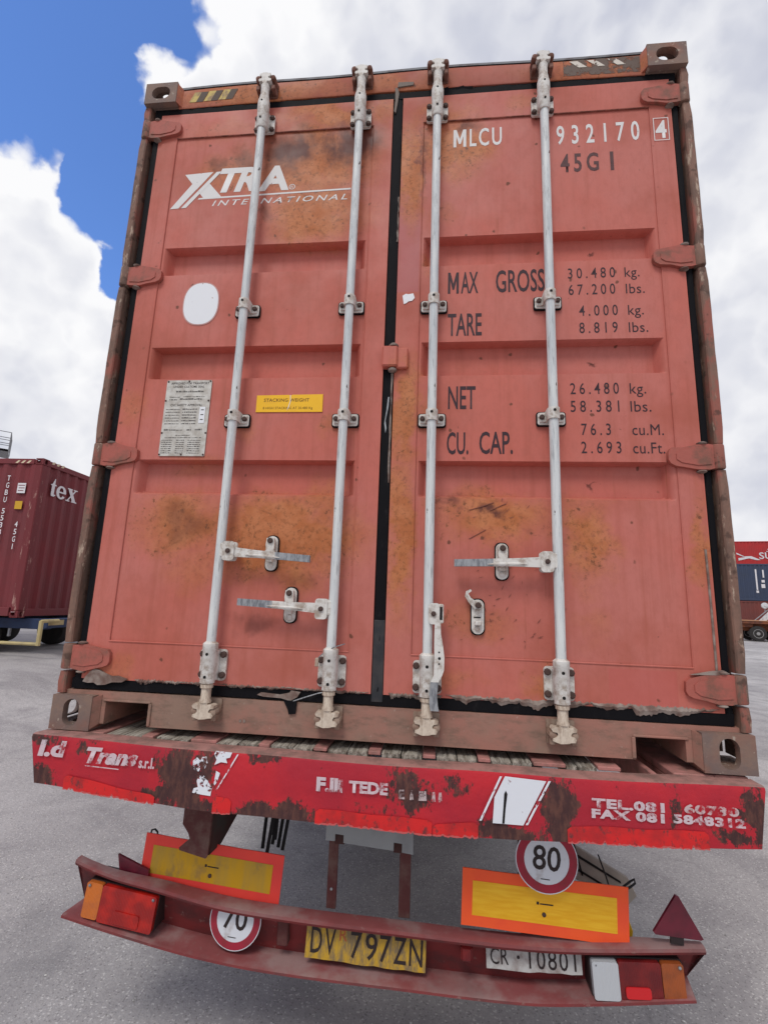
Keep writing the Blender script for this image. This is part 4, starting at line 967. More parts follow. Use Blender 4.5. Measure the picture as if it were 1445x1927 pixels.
# ------------------------------------------------------------------ locking rods
RX = (.603, 1.046, 1.385, 1.833); RY = -.046
def rod(i):
    x = RX[i]; top = 2.86
    R = MB().lathe([(.0172, .16), (.0172, 2.74)], (0, 0, 0), 'z', 20).build('lock_rod', M_ROD, K, (x, RY, 0))
    return R
P_ROD = []
def mesh_upper():
    b = MB(); b.prism(rrect(-.046, .046, 2.574, 2.668, .010), .030, .040, .002)
    b.lathe([(.021, 2.560), (.024, 2.566), (.0245, 2.650), (.0265, 2.664), (.0265, 2.70), (.022, 2.722), (.0185, 2.745), (.0185, 2.79), (.014, 2.795)], (0, 0, 0), 'z', 18)
    b.box(-.024, .024, .0, .034, 2.578, 2.664, .004)
    b.mi = 1
    for z in (2.588, 2.650):
        for xx in (-.036, .036): b.lathe([(.011, .030), (.011, .022), (.007, .018)], (xx, 0, z), 'y', 8)
    b.mi = 2
    for z in (2.60, 2.69): b.lathe([(.0045, -.020), (.0045, -.0270), (.001, -.0272)], (0, 0, z), 'y', 8)
    return b.mesh('upper_bracket', [M_BRK, M_BOLT, M_DARK])
def mesh_lower():
    b = MB(); b.prism(rrect(-.050, .050, .196, .306, .012), .034, .044, .002)
    b.lathe([(.019, .190), (.0255, .192), (.0255, .306), (.0275, .309), (.0275, .328), (.023, .332), (.0172, .336)], (0, 0, 0), 'z', 20)
    b.box(-.025, .025, 0, .036, .198, .304, .004)
    b.mi = 1
    for z in (.216, .288):
        for xx in (-.039, .039): b.lathe([(.012, .034), (.012, .025), (.008, .021)], (xx, 0, z), 'y', 8)
    b.mi = 2
    for z in (.214, .292): b.lathe([(.0055, -.02), (.0055, -.0262), (.001, -.0264)], (0, 0, z), 'y', 8)
    return b.mesh('lower_bracket', [M_BRK, M_BOLT, M_DARK])
def mesh_guide():
    b = MB(); b.prism(rrect(-.050, .050, -.024, .024, .008), .036, .044, .0015)
    n = 12; rows = []
    for z in (-.018, .026):
        rows.append([(.0225*math.cos(a), -.0225*math.sin(a), z) for a in [math.pi*k/n for k in range(n+1)]])
    b.grid(rows)
    b.grid([[(p[0]*.8, p[1]*.8, p[2]) for p in r_] for r_ in rows]); b.grid([rows[0], [(p[0]*.8, p[1]*.8, p[2]) for p in rows[0]]]); b.grid([rows[1], [(p[0]*.8, p[1]*.8, p[2]) for p in rows[1]]])
    for s_ in (-1, 1): b.box(min(s_*.0185, s_*.0225), max(s_*.0185, s_*.0225), 0, .036, -.018, .026); b.box(min(s_*.0225, s_*.044), max(s_*.0225, s_*.044), .028, .036, -.016, .020, .002)
    b.mi = 1
    for s_ in (-1, 1): b.lathe([(.010, .030), (.010, .022), (.006, .019)], (s_*.036, 0, .002), 'y', 8)
    b.mi = 2
    b.lathe([(.0055, -.018), (.0055, -.0236), (.001, -.0238)], (0, 0, .012), 'y', 8)
    b.mi = 3; b.prism(rrect(-.0545, .0545, -.029, .028, .010), .0405, .0465)
    return b.mesh('rod_guide', [M_BRK, M_BOLT, M_DARK, M_RUB])
def mesh_cam(up):
    s_ = 1 if up else -1; z0 = 2.79 if up else .190
    b = MB()
    Z = lambda d: z0+s_*d
    if up: b.lathe([(.0185, z0-.02), (.0205, z0), (.0165, z0+.006), (.0165, z0+.012)], (0, 0, 0), 'z', 16)
    else: b.lathe([(.0185, z0), (.0225, z0-.004), (.0225, z0-.014), (.0175, z0-.018), (.0175, z0-.052), (.021, z0-.058), (.021, z0-.064)], (0, 0, 0), 'z', 16)
    base = .008 if up else .060
    pts = [(-.013, 0), (.013, 0), (.015, .010), (.030, .008), (.040, .012), (.039, .022), (.026, .024), (.021, .030), (.022, .036), (.034, .038), (.038, .046), (.034, .054), (.020, .055), (.012, .058), (-.012, .060), (-.028, .055), (-.037, .052), (-.036, .044), (-.025, .040), (-.020, .033), (-.022, .026), (-.036, .024), (-.041, .016), (-.036, .008), (-.018, .010)]
    if up: pts = [(x*.72, d*.95) for x, d in pts]
    pp = [(x, Z(base+d)) for x, d in pts]
    b.prism(pp, -.016, .018, .003)
    return b.mesh('upper_cam' if up else 'lower_cam', M_BRK if up else M_BEIGE)
def mesh_keeper(up):
    b = MB(); zc = 2.822 if up else .098
    b.prism(rrect(-.046, .046, zc-.040, zc+.036, .006), .036, .046, .002)
    for s_ in (-1, 1): b.lathe([(.013, .040), (.014, .0), (.012, -.010), (.005, -.014)], (s_*.034, 0, zc+(.018 if up else -.004)), 'y', 10); b.box(min(s_*.026, s_*.044), max(s_*.026, s_*.044), -.002, .040, zc-.036, zc-.012, .003)
    return b.mesh('cam_keeper', M_KEEP if up else M_KEEPD)
ME = dict(u=mesh_upper(), l=mesh_lower(), g=mesh_guide(), cu=mesh_cam(True), cl=mesh_cam(False), ku=mesh_keeper(True), kl=mesh_keeper(False))
LOW = (.002, .0, -.004, -.003)
RODS = []
for i in range(4):
    R = rod(i); RODS.append(R); jr = random.Random(i)
    link('upper_bracket', ME['u'], R, (0, 0, jr.uniform(-.003, .003))); link('lower_bracket', ME['l'], R, (0, 0, LOW[i]))
    link('upper_cam', ME['cu'], R, (0, 0, jr.uniform(-.003, .003))); link('lower_cam', ME['cl'], R, (0, 0, LOW[i]))
    for z in (1.688, 1.201): link('rod_guide', ME['g'], R, (0, 0, z+jr.uniform(-.004, .004)))
    link('cam_keeper', ME['ku'], K, (RX[i], RY, .006 if i in (1, 2) else -.006)); link('cam_keeper', ME['kl'], K, (RX[i], RY, LOW[i]))
# handles
def handle(i, hub, tip, s_):
    """lever from the hub clamp on rod i towards the tip; s_ = direction along x"""
    R = RODS[i]; x = RX[i]; dz = tip[1]-hub
    ln = abs(tip[0]-x)
    b = MB(); b.prism(rrect(min(s_*.018, s_*.062), max(s_*.018, s_*.062), hub-.036, hub+.036, .011), -.022, -.016, .0015); b.prism(rrect(min(s_*.018, s_*.062), max(s_*.018, s_*.062), hub-.036, hub+.036, .011), .010, .016, .0015)
    b.box(min(0, s_*.03), max(0, s_*.03), -.016, .012, hub-.022, hub+.030, .003); b.mi = 1; b.lathe([(.009, -.020), (.009, -.028), (.005, -.031)], (s_*.040, 0, hub), 'y', 8)
    b.build('handle_clamp', [M_BRK, M_BOLT], R)
    def zz(t): return hub+dz*t
    b = MB(); n = 14; rows = []
    for k in range(n+1):
        t = .045/ln+(1-.045/ln)*k/n; X = s_*t*ln; h = .0185-.004*smooth((t-.1)/.4)-.002*t; yb = -.004-.006*math.exp(-((t-.5)/.16)**2); th = .011
        c = zz(t)
        rows.append([(X, yb-th, c-h), (X, yb-th, c+h), (X, yb+.004, c+h), (X, yb+.004, c-h), (X, yb-th, c-h)])
    b.grid(rows[:9]); b.mi = 1; b.grid(rows[8:]); b.poly(rows[-1][:4]); b.mi = 0; b.poly(rows[0][:4])
    # ribs pressed in the middle of the lever
    t0, t1 = .30, .68
    for dzz in (-.006,): b.tube([(s_*ln*(t0+(t1-t0)*k/6), -.020, zz(t0+(t1-t0)*k/6)+dzz) for k in range(7)], [.001, .004, .005, .005, .005, .004, .001], 6)
    b.build('handle', [M_BRK, M_GALV], R, angle=40)
def catch(x, z0, z1, hook_open=False):
    b = MB(); w = .0215
    b.prism(rrect(x-w-.004, x+w+.004, z0-.004, z1+.004, w*.95, 6), -.003, .001); o = b.build('handle_catch', M_RUB, K)
    b = MB(); b.prism(rrect(x-w, x+w, z0, z1, w*.95, 6), -.010, -.002, .0015)
    b.box(x-.012, x+.012, -.030, -.008, z0+.030, z0+.046, .003); b.lathe([(.011, -.010), (.010, -.014), (.004, -.018)], (x, 0, z0+.018), 'y', 10)
    b.build('catch_plate', M_BRK, o)
    zt = z1-.020
    b = MB()
    if hook_open:
        b.prism([(x+.016, zt-.012), (x+.010, zt+.014), (x-.004, zt+.012), (x-.026, zt+.026), (x-.034, zt+.040), (x-.022, zt+.050), (x-.026, zt+.056), (x-.042, zt+.048), (x-.046, zt+.030), (x-.030, zt+.006), (x-.012, zt-.012)], -.022, -.014, .002)
        b.mi = 1; b.box(x-.014, x+.010, -.0115, -.0105, z0+.056, z0+.060)
    else:
        b.prism([(x-.014, zt+.010), (x+.014, zt+.010), (x+.017, zt-.015), (x+.016, zt-.035), (x+.024, zt-.050), (x+.014, zt-.062), (x-.004, zt-.068), (x-.018, zt-.060), (x-.026, zt-.048), (x-.014, zt-.034), (x-.017, zt-.015)], -.034, -.022, .004, 2)
        b.box(x-.013, x+.013, -.026, -.010, zt-.012, zt+.010, .002)
    b.build('catch_hook', [M_BRK, M_DARK], o)
    b = MB(); b.lathe([(.011, -.02), (.011, -.040), (.007, -.043)], (x, 0, zt), 'y', 8); b.build('pivot_bolt', M_BOLT, o)
handle(0, .667, (.952, .645), 1); catch(.790, .602, .732)
handle(1, .468, (.693, .482), -1); catch(.877, .414, .540)
handle(3, .657, (1.474, .645), -1); catch(1.646, .594, .724)
catch(1.560, .400, .520, True)
# loose handle hanging down the third rod
R = RODS[2]
b = MB(); b.prism(rrect(.004, .040, .430, .502, .010), -.026, -.018, .002); b.box(.036, .054, -.024, .010, .434, .500, .004); b.box(0, .03, -.018, .014, .440, .494, .003); b.mi = 1; b.lathe([(.009, -.025), (.009, -.031), (.005, -.034)], (.019, 0, .466), 'y', 8); b.mi = 2; b.box(.0405, .0495, -.0255, -.023, .446, .49); b.build('handle_clamp', [M_BRK, M_BOLT, M_DARK], R)
pts = [(.034, .44, .010), (.034, .40, .011), (.038, .36, .015), (.041, .32, .017), (.040, .28, .017), (.037, .262, .014), (.026, .240, .013), (.022, .20, .013), (.024, .165, .014), (.028, .148, .014)]
b = MB(); rows = [[(x-h, -.030, z), (x+h, -.030, z), (x+h, -.016, z), (x-h, -.016, z), (x-h, -.030, z)] for x, z, h in pts]
b.grid(rows[:7]); b.mi = 1; b.grid(rows[6:]); b.poly(rows[-1][:4]); b.mi = 2
for x, z, r_ in ((.040, .338, .003), (.041, .318, .005), (.040, .300, .003)): b.lathe([(r_, -.028), (r_, -.0308), (.0005, -.031)], (x, 0, z), 'y', 8)
b.build('handle', [M_BRK, M_GALV, M_DARK], R, angle=40)
# seal wire by the second rod
MB().tube([(1.10, -.075, .352), (1.06, -.07, .338), (1.02, -.05, .315), (1.0, -.045, .296)], .0018, 5).build('seal_wire', M_GALV, K)
MB().box(.992, 1.004, -.052, -.044, .268, .298, .002).build('wire_tag', M_BEIGE, K)

# ------------------------------------------------------------------ the trailer under it
T = thing('flatbed_trailer', (0, 0, ZB), 'old red flatbed trailer with chipped lettered beam and bent bumper, carrying the salmon red container', 'trailer')
def bt(x): t = x/2.4; return .002-.016*math.sin(math.pi*min(max(t, 0), 1))**.8-.010*t+.002*math.sin(x*9)
def bb(x): t = x/2.4; return -.163-.044*math.sin(math.pi*min(max(t, 0), 1))**.9-.018*t+.003*math.sin(x*7+1)
BY = -.10
n = 60; rows = []
for k in range(n+1):
    t = k/n; x = .006+2.398*t; xb = .040+2.340*t; xm = (x+xb)/2; w = .003*math.sin(x*6)+.002*math.sin(x*17)
    rows.append([(xb, BY+.012, bb(x)), (xb, BY+w, bb(x)+.004), (xm, BY+w*.5, (bb(x)+bt(x))/2), (x, BY+w*.4, bt(x)-.012), (x, BY+.003+w*.3, bt(x)-.003), (x, BY+.012, bt(x)), (x, -.030, min(bt(x)+.002, -.004) if .17 < x < 2.26 else min(bt(x), -.001)), (x, -.030, bt(x)-.014), (x, BY+.012, bt(x)-.014), (xb, BY+.012, bb(x))])
g = MB(); g.grid(rows); g.poly(rows[0]); g.poly(rows[-1])
BEAM = g.build('rear_beam', M_BEAM, T, angle=40)
# tape strips along the lower edge with torn ends
def tape(x0, x1, h0, h1, seed, m=M_TAPE, y=-.0042):
    rr = random.Random(seed); n = max(12, int((x1-x0)/.006)); g = MB(); rows = []; e = MB(); er = []
    for k in range(n+1):
        x = x0+(x1-x0)*k/n; t = smooth(min(k, n-k)/3.5); lo = bb(x)+.002+rr.uniform(0, .006)*(1.6 if rr.random() < .2 else .5)
        hi = bb(x)+h0+(h1-h0)*k/n+.0015*math.sin(x*30); t2 = min(1, min(k, n-k)/2); hi = lo+(hi-lo)*(.8+.2*t2)
        w = .003*math.sin(x*6)+.002*math.sin(x*17)
        rows.append([(x, BY+y+w, lo), (x, BY+y+w*.7, (lo+hi)/2), (x, BY+y+w*.5+.001, hi)]); er.append([(x, BY+y-.0015+w, lo-.001), (x, BY+y-.0008+w, lo+rr.uniform(.0005, .006))])
    g.grid(rows); o = g.build('reflective_tape', m, BEAM); e.grid(er); e.build('torn_tape_edge', M_TAPEX, BEAM)
tape(.150, .484, .050, .030, 1); tape(.690, .752, .052, .050, 2); tape(1.035, 1.41, .046, .048, 3); tape(1.413, 1.553, .038, .048, 6); tape(1.822, 2.232, .050, .052, 4)
def sticker_flake(x0, x1): g = MB(); g.poly([(x0, BY-.0062, -.117), (x1, BY-.0062, -.116), (x1-.003, BY-.0062, -.088), (x0+.002, BY-.0062, -.089)]); g.build('lettering', M_SPRAY2, BEAM)
def BL_(t, x0, x1, z0, cap, m, bold=.02, sh=0, sp=1): lettering(t, x0, x1, z0, cap, BY-.0062, m, BEAM, bold, sh, sp)
BL_('I.d', .042, .146, -.068, .053, M_SPRAY, .05, .12); BL_('Trans', .222, .412, -.080, .052, M_SPRAY, .05, .28); BL_('s.r.l.', .417, .473, -.083, .034, M_SPRAY, .03)
g = MB(); g.poly([(.224, BY-.006, -.090), (.347, BY-.006, -.094), (.347, BY-.006, -.091), (.224, BY-.006, -.087)]); g.build('lettering', M_SPRAY, BEAM)
BL_('F.lli', 1.034, 1.121, -.112, .043, M_SPRAY, .05); BL_('TEDE', 1.141, 1.268, -.109, .036, M_SPRAY, .045); [sticker_flake(x0, x1) for x0, x1 in ((1.302, 1.322), (1.338, 1.350), (1.366, 1.392), (1.408, 1.420), (1.428, 1.441))]
BL_('TEL.081', 1.897, 2.109, -.098, .027, M_SPRAY, .05, 0, 1.1); BL_('60730', 2.165, 2.320, -.094, .025, M_SPRAY2, .05, 0, 1.1)
BL_('FAX 081', 1.895, 2.107, -.127, .026, M_SPRAY, .05, 0, 1.1); BL_('5848312', 2.132, 2.335, -.124, .025, M_SPRAY, .05, 0, 1.1)
def sticker(pts, m, name='white_sticker', y=-.0065): g = MB(); g.poly([(x, BY+y, z) for x, z in pts]); return g.build(name, m, BEAM)
M_WS = mat('white sheet sticker', build=lambda n, v: dict(color=n.mix(n.mr(n.noise(v, 30, 4), .66, .72), (.74, .76, .80), (.25, .12, .12)), rough=.5))
sticker([(1.597, -.164), (1.603, -.090), (1.636, -.027), (1.762, -.033), (1.690, -.164)], M_WS)
sticker([(1.556, -.160), (1.563, -.160), (1.627, -.028), (1.620, -.028)], M_WPEEL, 'white_line'); sticker([(1.697, -.162), (1.704, -.162), (1.776, -.032), (1.769, -.032)], M_WPEEL, 'white_line')
sticker([(1.626, -.163), (1.633, -.163), (1.637, -.120), (1.643, -.078), (1.638, -.068), (1.633, -.078), (1.630, -.118)], M_DARK, 'tear', -.0072)
sticker([(.612, -.075), (.608, -.048), (.622, -.036), (.634, -.046), (.640, -.034), (.654, -.032), (.660, -.050), (.652, -.070), (.640, -.062), (.632, -.080)], M_WPEEL)
sticker([(.616, -.146), (.620, -.132), (.634, -.128), (.628, -.110), (.632, -.092), (.650, -.090), (.662, -.104), (.684, -.112), (.680, -.152), (.650, -.150)], M_WPEEL)
sticker([(.684, -.056), (.690, -.040), (.680, -.022), (.686, -.012), (.742, -.014), (.736, -.030), (.722, -.034), (.728, -.048), (.706, -.046)], M_WPEEL)
sticker([(.686, -.128), (.692, -.074), (.706, -.080), (.700, -.105)], M_WPEEL); sticker([(.694, -.138), (.698, -.138), (.765, -.018), (.760, -.018)], M_WPEEL, 'white_line')
# deck: timber planks between steel strips, running lengthwise
def plank(x0, x1, seed, z=-.006):
    rr = random.Random(seed); g = MB(); n = 7; y0 = -.028+rr.uniform(-.004, .012); rows = []
    ys = [y0, y0+.03, y0+.08, y0+.2, y0+.6, 3.0, 11.9]
    for y in ys:
        r_ = []
        for k in range(n+1):
            x = x0+(x1-x0)*k/n; dz = rr.uniform(-.005, .001) if 0 < k < n else -.003
            r_.append((x, y+(rr.uniform(-.006, .012) if y == y0 else 0), z+dz))
        rows.append(r_)
    g.grid([[(p[0], p[1], z-.045) for p in rows[0]]]+rows); g.grid([[(x0, y, z-.045) for y in ys], [(x0, y, z-.003) for y in ys]]); g.grid([[(x1, y, z-.045) for y in ys], [(x1, y, z-.003) for y in ys]])
    return g.build('plank', M_WOOD, T, angle=25)
def strip(x0, x1, z=-.002): MB().box(x0, x1, -.027, 11.9, z-.012, z, .002).build('deck_strip', M_PINK, T)
xs = [(.225, .290), (.294, .365), (.416, .478), (.481, .545), (.655, .725), (.729, .800), (.845, .925), (.929, .996), (1.050, 1.116), (1.120, 1.186), (1.236, 1.300), (1.304, 1.372), (1.422, 1.488), (1.492, 1.556), (1.604, 1.668), (1.672, 1.735), (1.845, 1.880), (1.884, 1.940)]
for i, (a, c) in enumerate(xs): plank(a, c, i)
for a, c in ((.150, .222), (.370, .412), (.555, .650), (.804, .842), (1.000, 1.046), (1.190, 1.232), (1.376, 1.418), (1.560, 1.600), (1.740, 1.842), (1.944, 2.015)): strip(a, c)
for x0, x1, z0, z1 in ((2.110, 2.128, -.10, -.012), (2.176, 2.300, -.030, -.006), (2.176, 2.192, -.12, -.03), (2.30, 2.40, -.10, -.004), (.004, .146, -.10, -.004)): MB().box(x0, x1, -.026, 11.95, z0, z1, .003).build('side_rail', M_PINK, T)
# chassis, axles, wheels
for x in (.70, 1.62):
    MB().prism([(.34, -.05), (11.8, -.05), (11.8, -.42), (1.3, -.42), (.34, -.26)], 0, .014).build('chassis_beam', M_FRAME, T, (x, 0, 0), (0, 0, math.pi/2))
    MB().box(x-.07, x+.07, 1.3, 11.8, -.435, -.42).build('beam_flange', M_FRAME, T)
for y in (.9, 1.9, 2.9, 3.9, 4.9, 6.4, 7.9, 9.4, 11.2): MB().box(.10, 2.34, y, y+.08, -.16, -.055, .004).build('cross_member', M_FRAME, T)
tw = MB(); tw.lathe([(.28, 0), (.47, .01), (.50, .05), (.50, .25), (.47, .29), (.28, .30)], (0, 0, 0), 'x', 28); tw = tw.mesh('tyre', M_TYRE)
rw = MB(); rw.lathe([(.27, .02), (.285, .0), (.25, .03), (.12, .10), (.11, .02), (.02, .0)], (0, 0, 0), 'x', 20); rw = rw.mesh('rim', M_RIM)
for y in (3.3, 4.6, 5.9):
    MB().tube([(.2, y, -.64), (2.2, y, -.64)], .06, 10).build('axle', M_FRAME, T)
    MB().box(.66, .76, y-.45, y+.45, -.60, -.42, .01).build('spring', M_FRAME, T); MB().box(1.64, 1.74, y-.45, y+.45, -.60, -.42, .01).build('spring', M_FRAME, T)
    for x in (.03, .36, 1.74, 2.07): link('tyre', tw, T, (x, y, -.648)); link('rim', rw, T, (x, y, -.648))
for x in (.55, 1.75):
    b = MB(); b.box(x, x+.12, 9.6, 9.72, -1.10, -.42, .008); b.box(x-.06, x+.18, 9.5, 9.82, -1.15, -1.10, .006); b.build('landing_leg', M_FRAME, T)
# bumper: bent channel
def itp(x, P):
    if x <= P[0][0]: return P[0][1]
    for i in range(len(P)-1):
        if x <= P[i+1][0]:
            p0 = P[max(i-1, 0)]; p1, p2 = P[i], P[i+1]; p3 = P[min(i+2, len(P)-1)]; t = (x-p1[0])/(p2[0]-p1[0])
            m1 = (p2[1]-p0[1])/max(p2[0]-p0[0], 1e-6)*(p2[0]-p1[0]); m2 = (p3[1]-p1[1])/max(p3[0]-p1[0], 1e-6)*(p2[0]-p1[0])
            return (2*t**3-3*t*t+1)*p1[1]+(t**3-2*t*t+t)*m1+(-2*t**3+3*t*t)*p2[1]+(t**3-t*t)*m2
    return P[-1][1]
ZT = [(.06, -.468), (.11, -.488), (.24, -.522), (.40, -.546), (.66, -.585), (.95, -.600), (1.32, -.606), (1.63, -.610), (1.88, -.602), (2.30, -.562)]
ZBm = [(.06, -.668), (.29, -.707), (.58, -.748), (.86, -.768), (1.32, -.773), (1.72, -.772), (1.95, -.750), (2.26, -.709)]
n = 48; rows = []
for k in range(n+1):
    t = k/n; xt = .097+(2.292-.097)*t; xb = .070+(2.252-.070)*t; zt, zb = itp(xt, ZT), itp(xb, ZBm); xm = (xt+xb)/2
    yk = .128+.03*smooth((xt-.1)/.5)*smooth((2.35-xt)/.3)
    rows.append([(xt, yk, zt+.004), (xt, .112, zt+.004), (xt, .100, zt+.001), (xt, .096, zt-.007), (xt, .100, zt-.016), (xt, .108, zt-.019), (xt, .114, zt-.014), (xt, .114, zt-.006), (xm, yk-.008, zt-.006),
                 (xm, .200, zb+.008), (xb, .108, zb+.006), (xb, .098, zb+.003), (xb, .096, zb-.004), (xb, .102, zb-.008), (xm, .208, zb-.004), (xt, yk, zt+.004)])
g = MB(); g.grid(rows); g.poly(rows[0][:-1]); g.poly(rows[-1][:-1]); BMP = g.build('bumper', M_BUMP, T, angle=40)
# lamps on the bumper
def lamp(name, parts, w, h, loc, ang):
    b = MB(); b.prism(rrect(-.004, w+.004, -h-.004, .004, .012), -.028, .06, .003); body = b.build(name, M_LBODY, T, loc, (0, ang, 0))
    for nm, x0, x1, z0, z1, m, d in parts: MB().prism(rrect(x0, x1, z0, z1, .008), -.045-d, -.026, .005, 2).build(nm, m, body)
    for sx in (.012, w-.012): MB().lathe([(.005, 0), (.005, -.004), (.002, -.006)], (sx, -.046, -.010), 'y', 8).build('screw', M_GALV, body)
    return body
TL = lamp('tail_light', [('amber_lens', 0, .062, -.118, 0, M_LAMB, 0), ('red_lens', .064, .276, -.120, 0, M_LRED, .002), ('reflex', .125, .225, -.112, -.070, M_LRED, .006)], .276, .120, (.152, .150, -.552), math.radians(6.2))
TL['label'] = 'left tail light, amber and red'
TR_ = lamp('tail_light', [('clear_lens', 0, .082, -.108, 0, M_LCLR, .006), ('red_lens', .084, .216, -.108, 0, M_LDRK, 0), ('amber_lens', .218, .286, -.104, 0, M_LAMD, .001), ('reflex', .100, .178, -.102, -.070, M_REFLEX, .004)], .286, .108, (1.936, .150, -.632), math.radians(-3.5))
TR_['label'] = 'right tail light, clear, dark red and dull amber'
# number plates
NP = MB().prism(wobble(.975, 1.398, 10, .0025, 3)[::-1] and [(x-.975, z-.115) for x, z in wobble(.975, 1.398, 12, .0022, 3)]+[(x-.975, z) for x, z in wobble(.975, 1.398, 12, .001, 4)][::-1], -.003, .003, .001).build('number_plate', M_NUMY, T, (.975, .150, -.622), (math.radians(-4), math.radians(1.2), 0))
for t, x0, x1 in (('D', .018, .058), ('V', .068, .106), ('7', .160, .200), ('9', .212, .254), ('7', .262, .302), ('Z', .312, .356), ('N', .366, .412)): lettering(t, x0, x1, -.098, .078, -.0045, M_INK, NP, .004)
lettering('R', .120, .146, -.052, .034, -.0045, mat('faded red print', (.42, .10, .04), .6), NP, 0)
NW = MB().prism([(x, z-.080) for x, z in wobble(0, .315, 9, .003, 6)]+[(x, z) for x, z in wobble(0, .315, 9, .002, 7)][::-1], -.003, .003, .001).build('number_plate', M_NUMW, T, (1.600, .150, -.632), (math.radians(-4), math.radians(-2), 0))
lettering('CR', .014, .074, -.064, .046, -.0045, M_INK, NW, 0); lettering('\u00b7', .102, .112, -.064, .046, -.0045, M_INK, NW, .02); lettering('10801', .142, .296, -.070, .054, -.0045, M_INK, NW, 0, 0, 1.15)
MB().box(1.515, 1.555, .120, .2, -.690, -.640, .008).build('plate_lamp', M_LDRK, T); MB().box(.865, .905, .150, .2, -.72, -.62, .004).build('plate_bracket', M_MAROON, T)
# speed discs
def disc(txt, c, r, ang, tilt, x0, x1, cap, top=9):
    cl = lambda P: [(x, min(z, top)) for x, z in P]
    D_ = MB().prism(cl(oval(0, 0, r, r, 40)), -.002, .002, .0006).build('speed_disc', M_DISCW, T, c, (tilt, ang, 0)); D_['label'] = 'round white disc with red rim reading '+txt
    o_, i_ = cl(oval(0, 0, r*.97, r*.97, 40)), cl(oval(0, 0, r*.72, r*.72, 40))
    g = MB(); g.grid([[(x, -.0026, z) for x, z in o_+o_[:1]], [(x, -.0026, z) for x, z in i_+i_[:1]]]); g.build('red_rim', M_DISCR, D_)
    lettering(txt, x0, x1, -cap*.42, cap, -.0028, M_INK, D_, .012)
    MB().box(-.018, .012, -.0030, -.0027, -r*.58, -r*.555).build('print', M_INK, D_)
disc('80', (1.797, .085, -.338), .103, math.radians(3), 0, -.046, .046, .074)
disc('70', (.712, .140, -.645), .095, math.radians(4), math.radians(-4), -.044, .044, .070, .042)
# rear marker boards
def board(loc, ang, w, h, mb_, mc, label, tail):
    B = MB().prism(wobble(0, w, 10, .0008, 1)+[(x, z+h) for x, z in wobble(0, w, 10, .0008, 2)][::-1], -.002, .002).build('marker_board', mb_, T, loc, (0, ang, 0)); B['label'] = label
    MB().prism([(.036, .034), (w-.038, .034), (w-.038, h-.036), (.036, h-.036)], -.0032, -.0021).build('amber_panel', mc, B)
    MB().lathe([(.007, -.002), (.007, -.006), (.003, -.008)], (w*.5, 0, h*.36), 'y', 10).build('bolt', M_BOLT, B)
    MB().box(w*.455, w*.470, -.0040, -.0034, h*.52, h*.52+.009, .0002).build('print', M_INK, B); MB().box(w*.475, w*.555, -.0040, -.0034, h*.525, h*.525+.004, .0002).build('print', M_INK, B)
    return B
board((.316, .165, -.566), math.radians(3.8), .545, .166, M_REFR, M_REFD, 'grimy left marker board, red border and dull amber', 'E-20')
board((1.515, .130, -.580), math.radians(1.6), .553, .176, M_REFO, M_REFY, 'bright right marker board, orange border and amber', 'Reflex')
# left arm behind the board's top edge, gusset, cables
g = MB(); g.prism([(.506, -.20), (.614, -.20), (.608, -.420), (.602, -.432), (.500, -.412), (.498, -.404), (.535, -.372), (.528, -.355), (.503, -.325)], .085, .097, .002); g.build('bumper_arm', M_MAROON, T)
g = MB(); 
for X in (.598, .610): g.poly([(X, .097, -.18), (X, .097, -.425), (X, .20, -.43), (X, .62, -.30), (X, .62, -.18)])
g.poly([(.598, .097, -.425), (.610, .097, -.425), (.610, .20, -.43), (.598, .20, -.43)]); g.poly([(.598, .20, -.43), (.610, .20, -.43), (.610, .62, -.30), (.598, .62, -.30)])
g.build('arm_gusset', M_FRAME, T)
MB().box(.51, .60, .17, .206, -.60, -.40, .004).build('bumper_bracket', M_MAROON, T)
MB().box(1.72, 1.83, .16, .206, -.61, -.20, .004).build('bumper_bracket', M_MAROON, T)
for i, (x, y, q) in enumerate(((.745, .42, .02), (.765, .46, -.015), (.782, .40, .01), (.80, .38, .02), (.72, .50, .015), (.755, .34, .01), (.735, .38, -.01))):
    MB().tube([(x, y, -.12), (x+q*.3, y+.02, -.25), (x+q, y, -.38), (x+q*.6, y-.04, -.50)], .008, 6).build('cable', M_CABLE, T)
MB().box(.70, .80, .48, .56, -.40, -.06, .006).build('junction_box', M_LBODY, T)
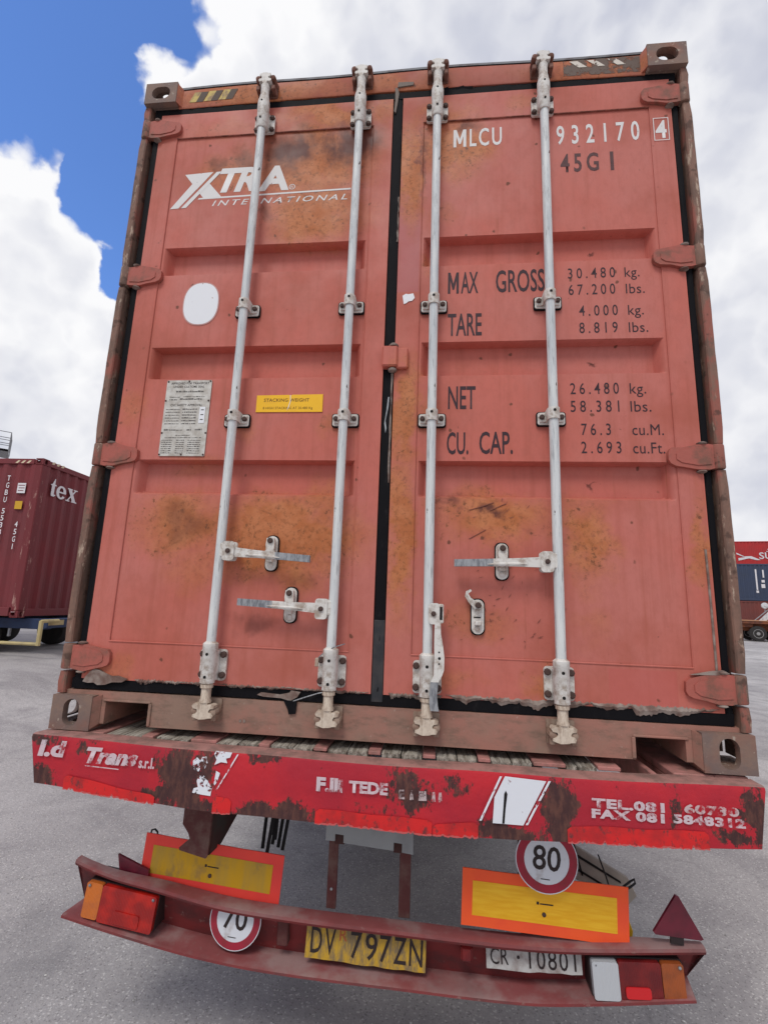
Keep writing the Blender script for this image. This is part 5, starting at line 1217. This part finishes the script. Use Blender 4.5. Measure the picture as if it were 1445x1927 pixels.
# grey plate and two struts
MB().prism([(1.026, -.150), (1.345, -.150), (1.345, -.384), (1.305, -.380), (1.305, -.352), (1.275, -.350), (1.275, -.377), (1.092, -.366), (1.092, -.340), (1.060, -.338), (1.060, -.362), (1.026, -.362)], .140, .150, .001).build('grey_plate', M_GREY, T)
for x0, x1, zb in ((1.058, 1.094, -.366), (1.273, 1.307, -.378)): MB().box(x0, x1, .155, .175, zb-.012, -.336, .002).build('clip', M_FRAME, T)
MB().box(1.033, 1.068, .176, .190, -.600, -.20, .002).build('strut', M_MAROON, T); MB().box(1.296, 1.337, .176, .190, -.606, -.20, .002).build('strut', M_MAROON, T)
MB().lathe([(.005, 0), (.005, -.004), (.001, -.006)], (1.05, .176, -.535), 'y', 8).build('strut_bolt', M_GALV, T)
# triangular reflectors
def tri(loc, ang, m):
    o = MB().prism([(-.072, 0), (-.076, -.006), (-.070, -.012), (.070, -.012), (.078, -.008), (.005, .108), (-.003, .110)], -.006, .004, .002).build('triangle_reflector', m, T, loc, (0, ang, 0))
    MB().box(-.022, .018, -.004, .004, -.034, -.012).build('stem', M_LBODY, o)
    return o
tri((2.213, .110, -.528), math.radians(2), M_TRI); t2 = MB().prism([(0, 0), (.128, -.044), (.128, -.092), (.012, -.050)], -.005, .005, .002).build('triangle_reflector', M_TRI, T, (.232, .150, -.474), (0, 0, 0)); t2['label'] = 'left dark red reflector half hidden behind the board'
# chock rack and chock behind the right board
g = MB(); g.prism([(0, 0), (.22, -.11), (.25, -.17), (.21, -.21), (-.05, -.10)], 0, .02, .002); CH_ = g.build('chock_rack', M_BOX, T, (1.955, .42, -.415))
for P in ([(.02, -.035), (.19, -.122), (.192, -.130), (.018, -.044)], [(.0, -.075), (.12, -.135), (.12, -.142), (-.002, -.083)], [(.015, .0), (.045, -.115), (.050, -.113), (.021, -.002)]): MB().prism(P, -.004, .0).build('rack_slot', M_DARK, CH_)
g = MB(); g.prism([(0, 0), (.05, .0), (.055, .03), (.035, .085), (.0, .10)], 0, .12, .006, 2)
g.build('wheel_chock', M_YCH, None, (2.06, .22, -.63+ZB), label='yellow wheel chock stowed behind the orange bordered marker board', category='wheel chock')
MB().tube([(2.06, .14, -.424), (2.085, .14, -.405), (2.098, .14, -.398), (2.100, .14, -.410), (2.085, .14, -.422), (2.068, .14, -.432)], .0035, 6).build('wire_hook', M_CABLE, T)
MB().tube([(.338, .17, -.412), (.342, .17, -.392), (.354, .17, -.388), (.366, .17, -.398), (.366, .17, -.412)], .0035, 6).build('wire_hook', M_CABLE, T)
MB().tube([(2.03, .3, -.40), (2.055, .3, -.47), (2.075, .3, -.54)], .003, 5).build('wire', M_CABLE, T)
